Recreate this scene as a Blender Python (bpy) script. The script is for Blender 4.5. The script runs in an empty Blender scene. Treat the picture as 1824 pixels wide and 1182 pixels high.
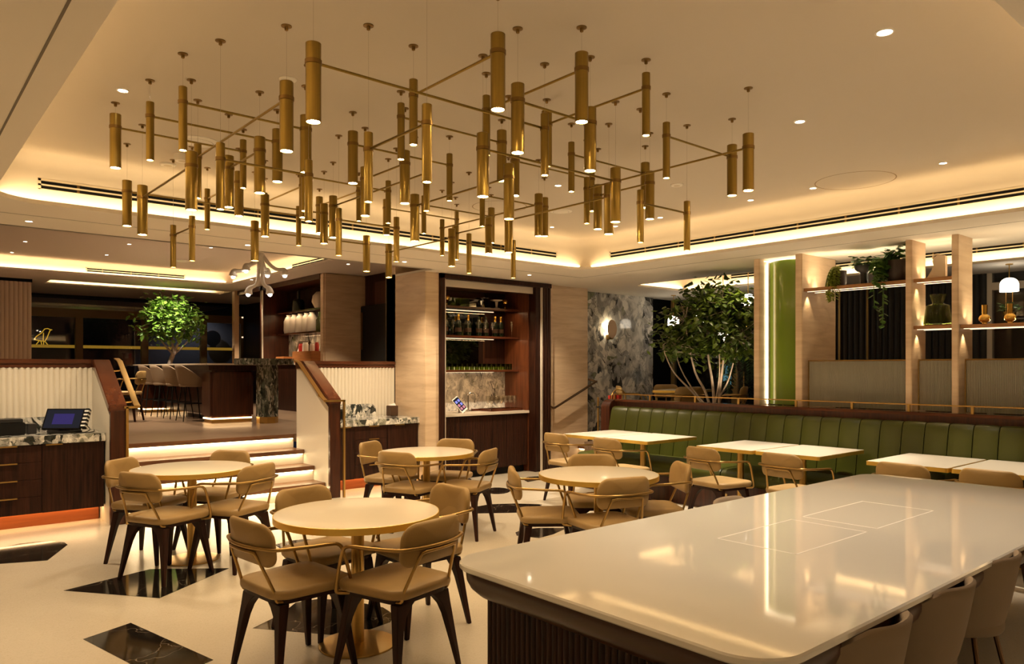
# Restaurant dining room at night: brass pendants, round tables, banquette, bar and stairs.
import bpy, bmesh, math, random
from mathutils import Vector, Matrix
R = math.radians
PI = math.pi
random.seed(7)
sc = bpy.context.scene
C = sc.collection

# strengths of the room's own lamps
EXPOSURE = 0.0
PENDANT = 265.0      # radiance of each pendant lens
COVE = 4.0           # watts per metre of ceiling cove
KICK = 2.0           # watts per metre under the sideboards
STEP = 4.0          # watts per lit stair riser
DOWN = 100.0          # watts per downlight
UPPER = 280.0
BARL = 2.4
TREE = 22.0
COLL = 1.2
SHELF = 5.5

# ------------------------------------------------------------------ camera, world, exposure
cam_d = bpy.data.cameras.new('camera')
cam_d.sensor_width = 36.0
cam_d.lens = 1322.2 / 1824 * 36
cam_d.shift_y = (655.56 - 591) / 1824
cam_d.clip_start = 0.05
cam = bpy.data.objects.new('camera', cam_d)
cam.location = (0, 0, 1.55)
cam.rotation_euler = (R(90), 0, R(-40.511))
C.objects.link(cam)
sc.camera = cam
w = bpy.data.worlds.new('night')
sc.world = w
w.use_nodes = True
w.node_tree.nodes['Background'].inputs[0].default_value = (0.010, 0.011, 0.016, 1)
w.node_tree.nodes['Background'].inputs[1].default_value = 1.0
sc.view_settings.view_transform = 'Standard'
sc.view_settings.look = 'None'
sc.view_settings.gamma = 1
sc.view_settings.use_curve_mapping = False
sc.view_settings.exposure = EXPOSURE
try:
    sc.cycles.use_denoising = True
    sc.cycles.max_bounces = 7
    sc.cycles.diffuse_bounces = 4
    sc.cycles.glossy_bounces = 4
    sc.cycles.transmission_bounces = 6
    sc.cycles.transparent_max_bounces = 32
    sc.cycles.caustics_reflective = False
    sc.cycles.caustics_refractive = False
    sc.cycles.sample_clamp_indirect = 6.0
    sc.cycles.use_light_tree = True
except Exception:
    pass

WARM = (1.0, 0.70, 0.34)      # warm LED of coves and steps
SOFT = (1.0, 0.75, 0.46)      # downlights and pendants

def area(name, loc, sx, sy, power, rot, col=WARM, spread=180):
    d = bpy.data.lights.new(name, 'AREA')
    d.shape = 'RECTANGLE'; d.size = sx; d.size_y = sy
    d.energy = power; d.color = col; d.spread = R(spread)
    o = bpy.data.objects.new(name, d); o.location = loc; o.rotation_euler = rot
    C.objects.link(o)
    return o

def spot(name, loc, power, target, angle=60, col=SOFT, blend=0.6, r=0.03):
    d = bpy.data.lights.new(name, 'SPOT')
    d.energy = power; d.color = col; d.spot_size = R(angle); d.spot_blend = blend; d.shadow_soft_size = r
    o = bpy.data.objects.new(name, d); o.location = loc
    v = Vector(target) - Vector(loc)
    o.rotation_euler = v.to_track_quat('-Z', 'Y').to_euler()
    C.objects.link(o)
    return o

# ------------------------------------------------------------------ materials
MATS = {}
def nt(name):
    m = bpy.data.materials.new(name); m.use_nodes = True
    n = m.node_tree.nodes; l = m.node_tree.links
    return m, n, l, n['Principled BSDF']

def mat(name, col, rough=0.5, metal=0.0, spec=0.5, coat=0.0, emit=None, es=0.0, trans=0.0, ior=1.45, bump=0.0, bscale=60, var=0.0, vscale=6, stretch=(1, 1, 1), alpha=1.0, sheen=0.0, aniso=0.0):
    m, n, l, b = nt(name)
    b.inputs['Base Color'].default_value = (*col, 1)
    b.inputs['Roughness'].default_value = rough
    b.inputs['Metallic'].default_value = metal
    b.inputs['Specular IOR Level'].default_value = spec
    b.inputs['Coat Weight'].default_value = coat
    b.inputs['Coat Roughness'].default_value = 0.05
    b.inputs['Transmission Weight'].default_value = trans
    b.inputs['IOR'].default_value = ior
    b.inputs['Sheen Weight'].default_value = sheen
    if emit:
        b.inputs['Emission Color'].default_value = (*emit, 1)
        b.inputs['Emission Strength'].default_value = es
    if bump or var:
        tc = n.new('ShaderNodeTexCoord'); mp = n.new('ShaderNodeMapping')
        mp.inputs['Scale'].default_value = stretch
        l.new(tc.outputs['Object'], mp.inputs[0])
        if var:
            no = n.new('ShaderNodeTexNoise'); no.inputs['Scale'].default_value = vscale; no.inputs['Detail'].default_value = 6
            l.new(mp.outputs[0], no.inputs[0])
            cr = n.new('ShaderNodeValToRGB')
            cr.color_ramp.elements[0].position = 0.3; cr.color_ramp.elements[1].position = 0.72
            cr.color_ramp.elements[0].color = (*[c * (1 - var) for c in col], 1)
            cr.color_ramp.elements[1].color = (*[min(1, c * (1 + var)) for c in col], 1)
            l.new(no.outputs[0], cr.inputs[0]); l.new(cr.outputs[0], b.inputs['Base Color'])
        if bump:
            no2 = n.new('ShaderNodeTexNoise'); no2.inputs['Scale'].default_value = bscale; no2.inputs['Detail'].default_value = 4
            l.new(mp.outputs[0], no2.inputs[0])
            bp = n.new('ShaderNodeBump'); bp.inputs['Strength'].default_value = bump; bp.inputs['Distance'].default_value = 0.01
            l.new(no2.outputs[0], bp.inputs['Height']); l.new(bp.outputs[0], b.inputs['Normal'])
    MATS[name] = m
    return m

def glow(name, col, s):
    m = bpy.data.materials.new(name); m.use_nodes = True
    n = m.node_tree.nodes; n.clear()
    e = n.new('ShaderNodeEmission'); o = n.new('ShaderNodeOutputMaterial')
    e.inputs[0].default_value = (*col, 1); e.inputs[1].default_value = s
    m.node_tree.links.new(e.outputs[0], o.inputs[0])
    MATS[name] = m
    return m

def terrazzo():
    m, n, l, b = nt('terrazzo')
    tc = n.new('ShaderNodeTexCoord')
    v = n.new('ShaderNodeTexVoronoi'); v.inputs['Scale'].default_value = 150
    l.new(tc.outputs['Object'], v.inputs[0])
    cr = n.new('ShaderNodeValToRGB'); cr.color_ramp.interpolation = 'LINEAR'
    e = cr.color_ramp.elements
    e[0].position = 0.0; e[0].color = (0.57, 0.50, 0.39, 1)
    e[1].position = 1.0; e[1].color = (0.64, 0.57, 0.46, 1)
    x = e.new(0.12); x.color = (0.61, 0.54, 0.43, 1)
    sp = n.new('ShaderNodeSeparateColor'); l.new(v.outputs['Color'], sp.inputs[0]); l.new(sp.outputs[0], cr.inputs[0])
    no = n.new('ShaderNodeTexNoise'); no.inputs['Scale'].default_value = 1.3; no.inputs['Detail'].default_value = 5
    l.new(tc.outputs['Object'], no.inputs[0])
    mx = n.new('ShaderNodeMix'); mx.data_type = 'RGBA'; mx.blend_type = 'MULTIPLY'; mx.inputs[0].default_value = 0.35
    cr2 = n.new('ShaderNodeValToRGB'); cr2.color_ramp.elements[0].color = (0.8, 0.76, 0.7, 1)
    l.new(no.outputs[0], cr2.inputs[0]); l.new(cr.outputs[0], mx.inputs[6]); l.new(cr2.outputs[0], mx.inputs[7])
    l.new(mx.outputs[2], b.inputs['Base Color'])
    b.inputs['Roughness'].default_value = 0.16
    rr = n.new('ShaderNodeMapRange'); rr.inputs[3].default_value = 0.14; rr.inputs[4].default_value = 0.30
    l.new(no.outputs[0], rr.inputs[0]); l.new(rr.outputs[0], b.inputs['Roughness'])
    MATS['terrazzo'] = m
terrazzo()

def veined(name, base, vein, scale, width, rough=0.07):
    m, n, l, b = nt(name)
    tc = n.new('ShaderNodeTexCoord')
    no = n.new('ShaderNodeTexNoise'); no.inputs['Scale'].default_value = scale * 1.5; no.inputs['Detail'].default_value = 6
    l.new(tc.outputs['Object'], no.inputs[0])
    ad = n.new('ShaderNodeMix'); ad.data_type = 'RGBA'; ad.blend_type = 'ADD'; ad.inputs[0].default_value = 0.5
    l.new(tc.outputs['Object'], ad.inputs[6]); l.new(no.outputs['Color'], ad.inputs[7])
    v = n.new('ShaderNodeTexVoronoi'); v.feature = 'DISTANCE_TO_EDGE'; v.inputs['Scale'].default_value = scale
    l.new(ad.outputs[2], v.inputs[0])
    cr = n.new('ShaderNodeValToRGB')
    cr.color_ramp.elements[0].position = 0.0; cr.color_ramp.elements[0].color = (*vein, 1)
    cr.color_ramp.elements[1].position = width; cr.color_ramp.elements[1].color = (*base, 1)
    l.new(v.outputs['Distance'], cr.inputs[0]); l.new(cr.outputs[0], b.inputs['Base Color'])
    b.inputs['Roughness'].default_value = rough
    MATS[name] = m
veined('black_marble', (0.012, 0.010, 0.008), (0.16, 0.13, 0.10), 2.2, 0.012)

def breccia(name, scale, bright=1.0, rough=0.10, cols=None, st=(1, 1, 0.75), smoke=0.6):
    # fragments of many sizes, warped: cream and grey slabs, charcoal and olive bits, smoky streaks between
    m, n, l, b = nt(name)
    tc = n.new('ShaderNodeTexCoord')
    mp = n.new('ShaderNodeMapping'); mp.inputs['Scale'].default_value = st; mp.inputs['Rotation'].default_value = (0.3, 0.35, 0.1); l.new(tc.outputs['Object'], mp.inputs[0])
    def noise(s, d, dist=0.0, src=None):
        x = n.new('ShaderNodeTexNoise'); x.inputs['Scale'].default_value = s; x.inputs['Detail'].default_value = d; x.inputs['Distortion'].default_value = dist
        l.new(src or mp.outputs[0], x.inputs[0]); return x
    def mix(kind, f, p, q):
        x = n.new('ShaderNodeMix'); x.data_type = 'RGBA'; x.blend_type = kind
        if isinstance(f, float): x.inputs[0].default_value = f
        else: l.new(f, x.inputs[0])
        l.new(p, x.inputs[6]); l.new(q, x.inputs[7]); return x.outputs[2]
    wp = mix('ADD', min(1.0, 2.6 / scale), mp.outputs[0], noise(scale * .55, 7, 0.8).outputs['Color'])
    cols = cols or [(0, (.07, .07, .07)), (.07, (.36, .35, .33)), (.28, (.66, .62, .55)), (.50, (.46, .44, .41)), (.62, (.78, .74, .66)), (.86, (.27, .28, .19)), (.92, (.56, .53, .48))]
    def cells(s):
        v = n.new('ShaderNodeTexVoronoi'); v.inputs['Scale'].default_value = s; l.new(wp, v.inputs[0])
        sp = n.new('ShaderNodeSeparateColor'); l.new(v.outputs['Color'], sp.inputs[0])
        cr = n.new('ShaderNodeValToRGB'); cr.color_ramp.interpolation = 'CONSTANT'; e = cr.color_ramp.elements
        e[0].position = 0; e[0].color = (*cols[0][1], 1); e[1].position = cols[1][0]; e[1].color = (*cols[1][1], 1)
        for p, c_ in cols[2:]:
            q = e.new(p); q.color = (*c_, 1)
        l.new(sp.outputs[0], cr.inputs[0]); return cr.outputs[0]
    big, small = cells(scale), cells(scale * 2.3)
    sel = n.new('ShaderNodeValToRGB'); sel.color_ramp.elements[0].position = .47; sel.color_ramp.elements[1].position = .53
    l.new(noise(scale * .55, 5, 1.0).outputs[0], sel.inputs[0])
    base = mix('MIX', sel.outputs[0], big, small)
    sm = n.new('ShaderNodeValToRGB'); sm.color_ramp.elements[0].position = .38; sm.color_ramp.elements[0].color = (.30, .30, .29, 1)
    sm.color_ramp.elements[1].position = .56; sm.color_ramp.elements[1].color = (bright, bright, bright, 1)
    l.new(noise(scale * 1.0, 10, 1.6).outputs[0], sm.inputs[0])
    base = mix('MULTIPLY', smoke, base, sm.outputs[0])
    v2 = n.new('ShaderNodeTexVoronoi'); v2.feature = 'DISTANCE_TO_EDGE'; v2.inputs['Scale'].default_value = scale * 2.3; l.new(wp, v2.inputs[0])
    ve = n.new('ShaderNodeValToRGB'); ve.color_ramp.elements[0].color = (.18, .17, .16, 1); ve.color_ramp.elements[1].position = 0.05
    l.new(v2.outputs['Distance'], ve.inputs[0])
    vm = n.new('ShaderNodeValToRGB'); vm.color_ramp.elements[0].position = .42; vm.color_ramp.elements[1].position = .60
    l.new(noise(scale * 1.4, 4).outputs[0], vm.inputs[0])
    l.new(mix('MULTIPLY', vm.outputs[0], base, ve.outputs[0]), b.inputs['Base Color'])
    b.inputs['Roughness'].default_value = rough
    MATS[name] = m
breccia('breccia_marble', 3.6, 1.15)
breccia('bar_marble', 7.0, 1.2, 0.12, [(0, (.10, .10, .10)), (.05, (.58, .55, .50)), (.30, (.82, .78, .70)), (.55, (.66, .62, .56)), (.70, (.86, .82, .75)), (.90, (.34, .34, .24)), (.94, (.70, .66, .6))], smoke=0.5)
breccia('counter_marble', 9.0, 1.15, 0.12, [(0, (.04, .045, .04)), (.16, (.42, .41, .38)), (.34, (.72, .69, .62)), (.58, (.20, .21, .18)), (.70, (.80, .76, .68)), (.88, (.30, .30, .24)), (.94, (.60, .57, .52))])
breccia('column_stone', 20.0, 1.0, 0.2, st=(1, 1, 0.4), cols=[(0, (.03, .035, .025)), (.2, (.16, .16, .12)), (.4, (.33, .31, .25)), (.6, (.10, .11, .08)), (.8, (.45, .42, .36)), (.92, (.06, .06, .05))])

def travertine():
    m, n, l, b = nt('travertine')
    tc = n.new('ShaderNodeTexCoord'); mp = n.new('ShaderNodeMapping'); mp.inputs['Scale'].default_value = (0.9, 0.9, 7.0)
    l.new(tc.outputs['Object'], mp.inputs[0])
    no = n.new('ShaderNodeTexNoise'); no.inputs['Scale'].default_value = 2.2; no.inputs['Detail'].default_value = 8; no.inputs['Distortion'].default_value = 0.6
    l.new(mp.outputs[0], no.inputs[0])
    cr = n.new('ShaderNodeValToRGB'); e = cr.color_ramp.elements
    e[0].position = 0.3; e[0].color = (0.58, 0.415, 0.265, 1)
    e[1].position = 0.7; e[1].color = (0.74, 0.575, 0.40, 1)
    x = e.new(0.5); x.color = (0.67, 0.50, 0.335, 1)
    l.new(no.outputs[0], cr.inputs[0]); l.new(cr.outputs[0], b.inputs['Base Color'])
    n2 = n.new('ShaderNodeTexNoise'); n2.inputs['Scale'].default_value = 18; n2.inputs['Detail'].default_value = 4
    l.new(mp.outputs[0], n2.inputs[0])
    bp = n.new('ShaderNodeBump'); bp.inputs['Strength'].default_value = 0.12; bp.inputs['Distance'].default_value = 0.01
    l.new(n2.outputs[0], bp.inputs['Height']); l.new(bp.outputs[0], b.inputs['Normal'])
    b.inputs['Roughness'].default_value = 0.38
    MATS['travertine'] = m
travertine()

def wood(name, dark, light, rough=0.3, scale=5.0, axis='Z', coat=0.0, spec=0.4):
    m, n, l, b = nt(name)
    tc = n.new('ShaderNodeTexCoord'); mp = n.new('ShaderNodeMapping')
    st = {'Z': (9, 9, 0.5), 'X': (0.5, 9, 9), 'Y': (9, 0.5, 9)}[axis]
    mp.inputs['Scale'].default_value = st
    l.new(tc.outputs['Object'], mp.inputs[0])
    no = n.new('ShaderNodeTexNoise'); no.inputs['Scale'].default_value = scale; no.inputs['Detail'].default_value = 8; no.inputs['Distortion'].default_value = 0.4
    l.new(mp.outputs[0], no.inputs[0])
    cr = n.new('ShaderNodeValToRGB'); e = cr.color_ramp.elements
    e[0].position = 0.34; e[0].color = (*dark, 1); e[1].position = 0.7; e[1].color = (*light, 1)
    l.new(no.outputs[0], cr.inputs[0]); l.new(cr.outputs[0], b.inputs['Base Color'])
    b.inputs['Roughness'].default_value = rough; b.inputs['Coat Weight'].default_value = coat
    b.inputs['Coat Roughness'].default_value = 0.08; b.inputs['Specular IOR Level'].default_value = spec
    MATS[name] = m
wood('walnut', (0.014, 0.005, 0.003), (0.050, 0.016, 0.008), 0.42, spec=0.22)
wood('walnut_leg', (0.016, 0.005, 0.003), (0.036, 0.011, 0.006), 0.45, 3, spec=0.22)
wood('mahogany', (0.060, 0.016, 0.007), (0.115, 0.033, 0.012), 0.22, 4, 'X', 0.4)
wood('mahogany_wall', (0.034, 0.010, 0.005), (0.078, 0.022, 0.009), 0.30, 4, 'Z', 0.1)
wood('mahogany_y', (0.070, 0.019, 0.008), (0.115, 0.033, 0.012), 0.22, 3, 'Y', 0.4)
wood('bar_side', (0.09, 0.026, 0.010), (0.17, 0.055, 0.020), 0.32, 4, 'Z', 0.1)
wood('skirt_wood', (0.040, 0.015, 0.007), (0.070, 0.026, 0.011), 0.30, 1.2, 'Y', 0.2)
wood('shelf_wood', (0.30, 0.14, 0.055), (0.42, 0.21, 0.09), 0.35, 4, 'Y')
wood('tread_wood', (0.11, 0.045, 0.018), (0.20, 0.09, 0.038), 0.34, 5, 'X', 0.1)
wood('floor_wood', (0.16, 0.105, 0.070), (0.28, 0.19, 0.13), 0.30, 4, 'X', 0.1)
wood('copper_wood', (0.22, 0.055, 0.014), (0.30, 0.080, 0.020), 0.30, 4, 'X')

mat('plaster', (0.60, 0.54, 0.465), 0.85, spec=0.2)
mat('plaster_soffit_lit', (0.82, 0.755, 0.66), 0.85, spec=0.2)  # paler than the ceiling plaster: floor bounce put into the colour
mat('shadow_gap', (0.20, 0.17, 0.13), 0.8)
mat('plaster_upper', (0.66, 0.585, 0.52), 0.85, spec=0.2)
mat('cream_paint', (0.74, 0.68, 0.57), 0.5, spec=0.3)
mat('taupe_panel', (0.60, 0.49, 0.40), 0.55, spec=0.3)
mat('brass', (0.62, 0.40, 0.13), 0.30, 1.0, bump=0.02, bscale=300)
mat('brass_pendant', (0.29, 0.20, 0.052), 0.36, 1.0, var=0.10, vscale=3, stretch=(40, 40, 1))
mat('brass_dark', (0.22, 0.135, 0.045), 0.40, 1.0)
mat('brass_edge', (0.92, 0.64, 0.15), 0.34, 0.82)
mat('chair_brass', (0.40, 0.26, 0.095), 0.28, 1.0)
mat('gold', (0.85, 0.55, 0.14), 0.10, 1.0)
mat('bronze', (0.16, 0.10, 0.06), 0.30, 1.0)
mat('steel', (0.60, 0.58, 0.54), 0.22, 1.0)
mat('tan_leather', (0.35, 0.225, 0.088), 0.46, bump=0.10, bscale=220, var=0.07, vscale=4, spec=0.35)
mat('seat_leather', (0.35, 0.23, 0.098), 0.42, bump=0.10, bscale=200, var=0.10, vscale=7, spec=0.35)
mat('taupe_fabric', (0.27, 0.205, 0.145), 0.7, bump=0.15, bscale=400, spec=0.25)
mat('green_leather', (0.047, 0.052, 0.003), 0.42, bump=0.08, bscale=180, var=0.08, vscale=5, spec=0.4)
mat('table_top', (0.80, 0.725, 0.60), 0.20, coat=0.3, spec=0.5)
mat('white_quartz', (0.80, 0.775, 0.73), 0.05, spec=0.55, coat=0.6)
mat('inlay_white', (0.95, 0.93, 0.9), 0.25)
mat('stone_white', (0.68, 0.60, 0.50), 0.25)
mat('black_matte', (0.008, 0.0075, 0.007), 0.5, spec=0.2)
mat('black_gloss', (0.010, 0.010, 0.010), 0.12)
mat('dark_void', (0.004, 0.004, 0.004), 0.8, spec=0.1)
mat('grey_dark', (0.022, 0.021, 0.022), 0.4, spec=0.3)
mat('vent_frame', (0.60, 0.52, 0.40), 0.5)
mat('white_plastic', (0.80, 0.76, 0.70), 0.4)
mat('pot_dark', (0.035, 0.022, 0.018), 0.55)
mat('pot_black', (0.02, 0.02, 0.022), 0.4)
mat('ceramic_cream', (0.78, 0.66, 0.50), 0.5)
mat('bark', (0.52, 0.43, 0.36), 0.8, bump=0.4, bscale=40, var=0.3, vscale=14)
mat('soil', (0.03, 0.02, 0.012), 0.9)
mat('glass_clear', (1, 1, 1), 0.02, trans=1.0, ior=1.45)
mat('glass_green', (0.30, 0.42, 0.10), 0.05, trans=0.9, ior=1.45)
mat('glass_bottle', (0.012, 0.02, 0.008), 0.06, trans=0.2)
mat('green_panel', (0.15, 0.23, 0.022), 0.16, spec=0.6, coat=0.5)
mat('mirror', (0.30, 0.29, 0.27), 0.03, 1.0)
mat('red_print', (0.45, 0.03, 0.02), 0.5)
mat('paper_white', (0.85, 0.83, 0.78), 0.6)
mat('brown_leather', (0.08, 0.04, 0.02), 0.5)
mat('orange_wood', (0.36, 0.14, 0.045), 0.4, var=0.25, vscale=3, stretch=(1, 1, 10))
mat('foil_gold', (0.80, 0.48, 0.08), 0.32, 1.0)
mat('curtain_dark', (0.016, 0.013, 0.009), 0.6)
mat('curtain_olive', (0.030, 0.026, 0.014), 0.6)
mat('frame_olive', (0.26, 0.17, 0.06), 0.45)
mat('facade_grey', (0.05, 0.05, 0.055), 0.8)
mat('peach_wood', (0.62, 0.42, 0.25), 0.45)
mat('socket_plate', (0.62, 0.45, 0.20), 0.3, 0.9)

def leafmat(name, c1, c2):
    m, n, l, b = nt(name)
    tc = n.new('ShaderNodeTexCoord'); no = n.new('ShaderNodeTexNoise'); no.inputs['Scale'].default_value = 9
    l.new(tc.outputs['Object'], no.inputs[0])
    cr = n.new('ShaderNodeValToRGB'); cr.color_ramp.elements[0].position = .35; cr.color_ramp.elements[1].position = .65
    cr.color_ramp.elements[0].color = (*c1, 1); cr.color_ramp.elements[1].color = (*c2, 1)
    l.new(no.outputs[0], cr.inputs[0]); l.new(cr.outputs[0], b.inputs['Base Color'])
    b.inputs['Roughness'].default_value = 0.42
    b.inputs['Subsurface Weight'].default_value = 0.0
    MATS[name] = m
leafmat('leaf_tree', (0.040, 0.085, 0.008), (0.115, 0.175, 0.016))
leafmat('leaf_bright', (0.09, 0.20, 0.02), (0.20, 0.34, 0.05))
leafmat('leaf_dark', (0.04, 0.11, 0.016), (0.10, 0.20, 0.03))
leafmat('leaf_lime', (0.20, 0.27, 0.02), (0.33, 0.38, 0.04))
leafmat('leaf_fern', (0.02, 0.06, 0.015), (0.05, 0.12, 0.03))

def reeded():
    m, n, l, b = nt('reeded_glass')
    b.inputs['Base Color'].default_value = (0.62, 0.58, 0.44, 1)
    b.inputs['Roughness'].default_value = 0.30
    b.inputs['Transmission Weight'].default_value = 0.62
    b.inputs['IOR'].default_value = 1.3
    tc = n.new('ShaderNodeTexCoord'); wv = n.new('ShaderNodeTexWave'); wv.bands_direction = 'Y'; wv.inputs['Scale'].default_value = 26
    l.new(tc.outputs['Object'], wv.inputs[0])
    bp = n.new('ShaderNodeBump'); bp.inputs['Strength'].default_value = 0.5; bp.inputs['Distance'].default_value = 0.01
    l.new(wv.outputs[0], bp.inputs['Height']); l.new(bp.outputs[0], b.inputs['Normal'])
    MATS['reeded_glass'] = m
reeded()
def pane_mat(name, tint, ior):
    m = bpy.data.materials.new(name); m.use_nodes = True
    n = m.node_tree.nodes; l = m.node_tree.links; n.clear()
    o = n.new('ShaderNodeOutputMaterial'); mx = n.new('ShaderNodeMixShader'); t = n.new('ShaderNodeBsdfTransparent'); g = n.new('ShaderNodeBsdfGlossy'); f = n.new('ShaderNodeMath'); lw = n.new('ShaderNodeLayerWeight')
    t.inputs[0].default_value = (*tint, 1); g.inputs['Roughness'].default_value = 0.02; lw.inputs[0].default_value = 0.5; pw = n.new('ShaderNodeMath'); pw.operation = 'POWER'; pw.inputs[1].default_value = 4.0
    l.new(lw.outputs['Facing'], pw.inputs[0]); f.operation = 'MULTIPLY_ADD'; f0 = ((ior - 1) / (ior + 1)) ** 2; f.inputs[1].default_value = min(.7, 1 - f0); f.inputs[2].default_value = f0; l.new(pw.outputs[0], f.inputs[0])
    l.new(f.outputs[0], mx.inputs[0]); l.new(t.outputs[0], mx.inputs[1]); l.new(g.outputs[0], mx.inputs[2]); l.new(mx.outputs[0], o.inputs[0])
    MATS[name] = m
pane_mat('window_glass', (0.75, 0.76, 0.78), 1.5)
pane_mat('thin_glass', (0.95, 0.94, 0.91), 2.0)
pane_mat('thin_green', (0.55, 0.62, 0.26), 1.5)
pane_mat('transom_glass', (0.7, 0.7, 0.7), 2.6)
glow('led_cove', WARM, 26.0)
glow('led_step', (1.0, 0.74, 0.40), 10.0)
glow('led_kick', (1.0, 0.62, 0.28), 9.0)
glow('led_shelf', (1.0, 0.76, 0.48), 2.6)
glow('led_bar', (1.0, 0.70, 0.42), 1.6)
glow('led_panel', (1.0, 0.84, 0.55), 5.0)
glow('lamp_white', (1.0, 0.86, 0.66), 7.0)
glow('bulb', (1.0, 0.80, 0.60), 30.0)
glow('pendant_lens', (1.0, 0.71, 0.38), PENDANT)
glow('downlight_lens', (1.0, 0.85, 0.64), 25.0)
glow('neon_yellow', (1.0, 0.55, 0.04), 1.0)
glow('gold_strip', (1.0, 0.52, 0.05), 0.42)
glow('halo', (1.0, 0.75, 0.5), 2.2)
glow('screen_blue', (0.10, 0.07, 0.30), 0.42)
glow('screen_dim', (0.04, 0.038, 0.05), 0.5)
glow('screen_icon', (0.35, 0.35, 0.9), 1.0)
glow('screen_pink', (0.9, 0.35, 0.4), 0.8)
glow('teal_window', (0.22, 0.55, 0.60), 0.55)
glow('sconce_glow', (1.0, 0.82, 0.52), 18.0)

# ------------------------------------------------------------------ mesh helpers
class MB:
    def __init__(s):
        s.v = []; s.f = []
    def add(s, vs, fs):
        o = len(s.v); s.v += [tuple(p) for p in vs]; s.f += [tuple(i + o for i in q) for q in fs]
        return s
    def box(s, x0, x1, y0, y1, z0, z1):
        return s.add([(x0, y0, z0), (x1, y0, z0), (x1, y1, z0), (x0, y1, z0), (x0, y0, z1), (x1, y0, z1), (x1, y1, z1), (x0, y1, z1)],
                     [(0, 3, 2, 1), (4, 5, 6, 7), (0, 1, 5, 4), (1, 2, 6, 5), (2, 3, 7, 6), (3, 0, 4, 7)])
    def loft(s, rings, cap=True, close=True):
        n = len(rings[0]); vs = [p for r in rings for p in r]; fs = []
        for i in range(len(rings) - 1):
            for j in range(n if close else n - 1):
                k = (j + 1) % n
                fs.append((i * n + j, i * n + k, (i + 1) * n + k, (i + 1) * n + j))
        if cap:
            fs.append(tuple(reversed(range(n)))); fs.append(tuple((len(rings) - 1) * n + j for j in range(n)))
        return s.add(vs, fs)
    def lathe(s, prof, c=(0, 0, 0), n=24, cap=True):
        return s.loft([[(c[0] + r * math.cos(2 * PI * j / n), c[1] + r * math.sin(2 * PI * j / n), c[2] + z) for j in range(n)] for r, z in prof], cap)
    def cyl(s, c, r, z0, z1, n=20):
        return s.lathe([(r, z0), (r, z1)], (c[0], c[1], 0), n)
    def tube(s, path, r, n=8, closed=False, cap=True):
        P = [Vector(p) for p in path]; m = len(P); rings = []
        rr = r if isinstance(r, (list, tuple)) else [r] * m
        up = Vector((0, 0, 1)); prev = None
        for i in range(m):
            if closed: t = P[(i + 1) % m] - P[i - 1]
            else: t = P[min(i + 1, m - 1)] - P[max(i - 1, 0)]
            t = t.normalized() if t.length > 1e-9 else Vector((0, 0, 1))
            if prev is None:
                a = up if abs(t.dot(up)) < 0.95 else Vector((1, 0, 0))
                nrm = (a - t * a.dot(t)).normalized()
            else:
                nrm = prev - t * prev.dot(t)
                nrm = nrm.normalized() if nrm.length > 1e-6 else prev
            prev = nrm; b = t.cross(nrm)
            rings.append([tuple(P[i] + (nrm * math.cos(2 * PI * j / n) + b * math.sin(2 * PI * j / n)) * rr[i]) for j in range(n)])
        if closed: rings.append(rings[0])
        return s.loft(rings, cap and not closed)
    def prism(s, poly, z0, z1):
        n = len(poly)
        return s.loft([[(x, y, z0) for x, y in poly], [(x, y, z1) for x, y in poly]])
    def xf(s, M):
        s.v = [tuple(M @ Vector(p)) for p in s.v]; return s
    def mesh(s, name, m, smooth=35, bevel=0, seg=2):
        me = bpy.data.meshes.new(name)
        me.from_pydata(s.v, [], s.f)
        bm = bmesh.new(); bm.from_mesh(me)
        bmesh.ops.recalc_face_normals(bm, faces=bm.faces)
        if bevel:
            es = [e for e in bm.edges if len(e.link_faces) == 2 and e.calc_face_angle(0) > R(40)]
            bmesh.ops.bevel(bm, geom=es, offset=bevel, segments=seg, affect='EDGES', clamp_overlap=True)
        bm.to_mesh(me); bm.free()
        if m: me.materials.append(MATS[m])
        if smooth:
            for p in me.polygons: p.use_smooth = True
            me.set_sharp_from_angle(angle=R(smooth))
        return me
    def build(s, name, m, parent=None, smooth=35, bevel=0, seg=2, world=True):
        if parent is not None and world:
            q = parent
            while q is not None and '_o' not in q: q = q.parent
            ox, oy, oz = q['_o'] if q is not None else (0, 0, 0)
            if ox or oy or oz: s.v = [(x - ox, y - oy, z - oz) for x, y, z in s.v]
        return put(name, s.mesh(name, m, smooth, bevel, seg), parent)

ORG = {}
def put(name, me, parent=None, loc=None):
    o = bpy.data.objects.new(name, me); C.objects.link(o)
    if parent is not None: o.parent = parent
    if loc is not None: o.location = loc
    return o

def tag(o, label=None, cat=None, group=None, kind=None):
    if label: o['label'] = label
    if cat: o['category'] = cat
    if group: o['group'] = group
    if kind: o['kind'] = kind
    return o

def thing(name, label, cat, loc=(0, 0, 0), rz=0, group=None):
    """Empty at the thing's base; parts given in world coordinates are shifted to it by build()."""
    o = bpy.data.objects.new(name, None); C.objects.link(o)
    o.empty_display_size = 0.1
    o.location = loc; o.rotation_euler = (0, 0, rz)
    return tag(o, label, cat, group)

def W(t):
    """world-built parts of this thing get its location subtracted"""
    t['_o'] = list(t.location); return t

def struct(name, mb, m, parent=None, smooth=35, bevel=0):
    o = mb.build(name, m, parent, smooth, bevel)
    if parent is None: o['kind'] = 'structure'
    return o

def sgroup(name, loc=(0, 0, 0)):
    o = bpy.data.objects.new(name, None); C.objects.link(o); o.location = loc; o['kind'] = 'structure'; o['_o'] = list(loc)
    return o

def copy_tree(o, parent=None):
    c = o.copy(); C.objects.link(c); c.parent = parent
    for ch in list(o.children): copy_tree(ch, c)
    return c

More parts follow.
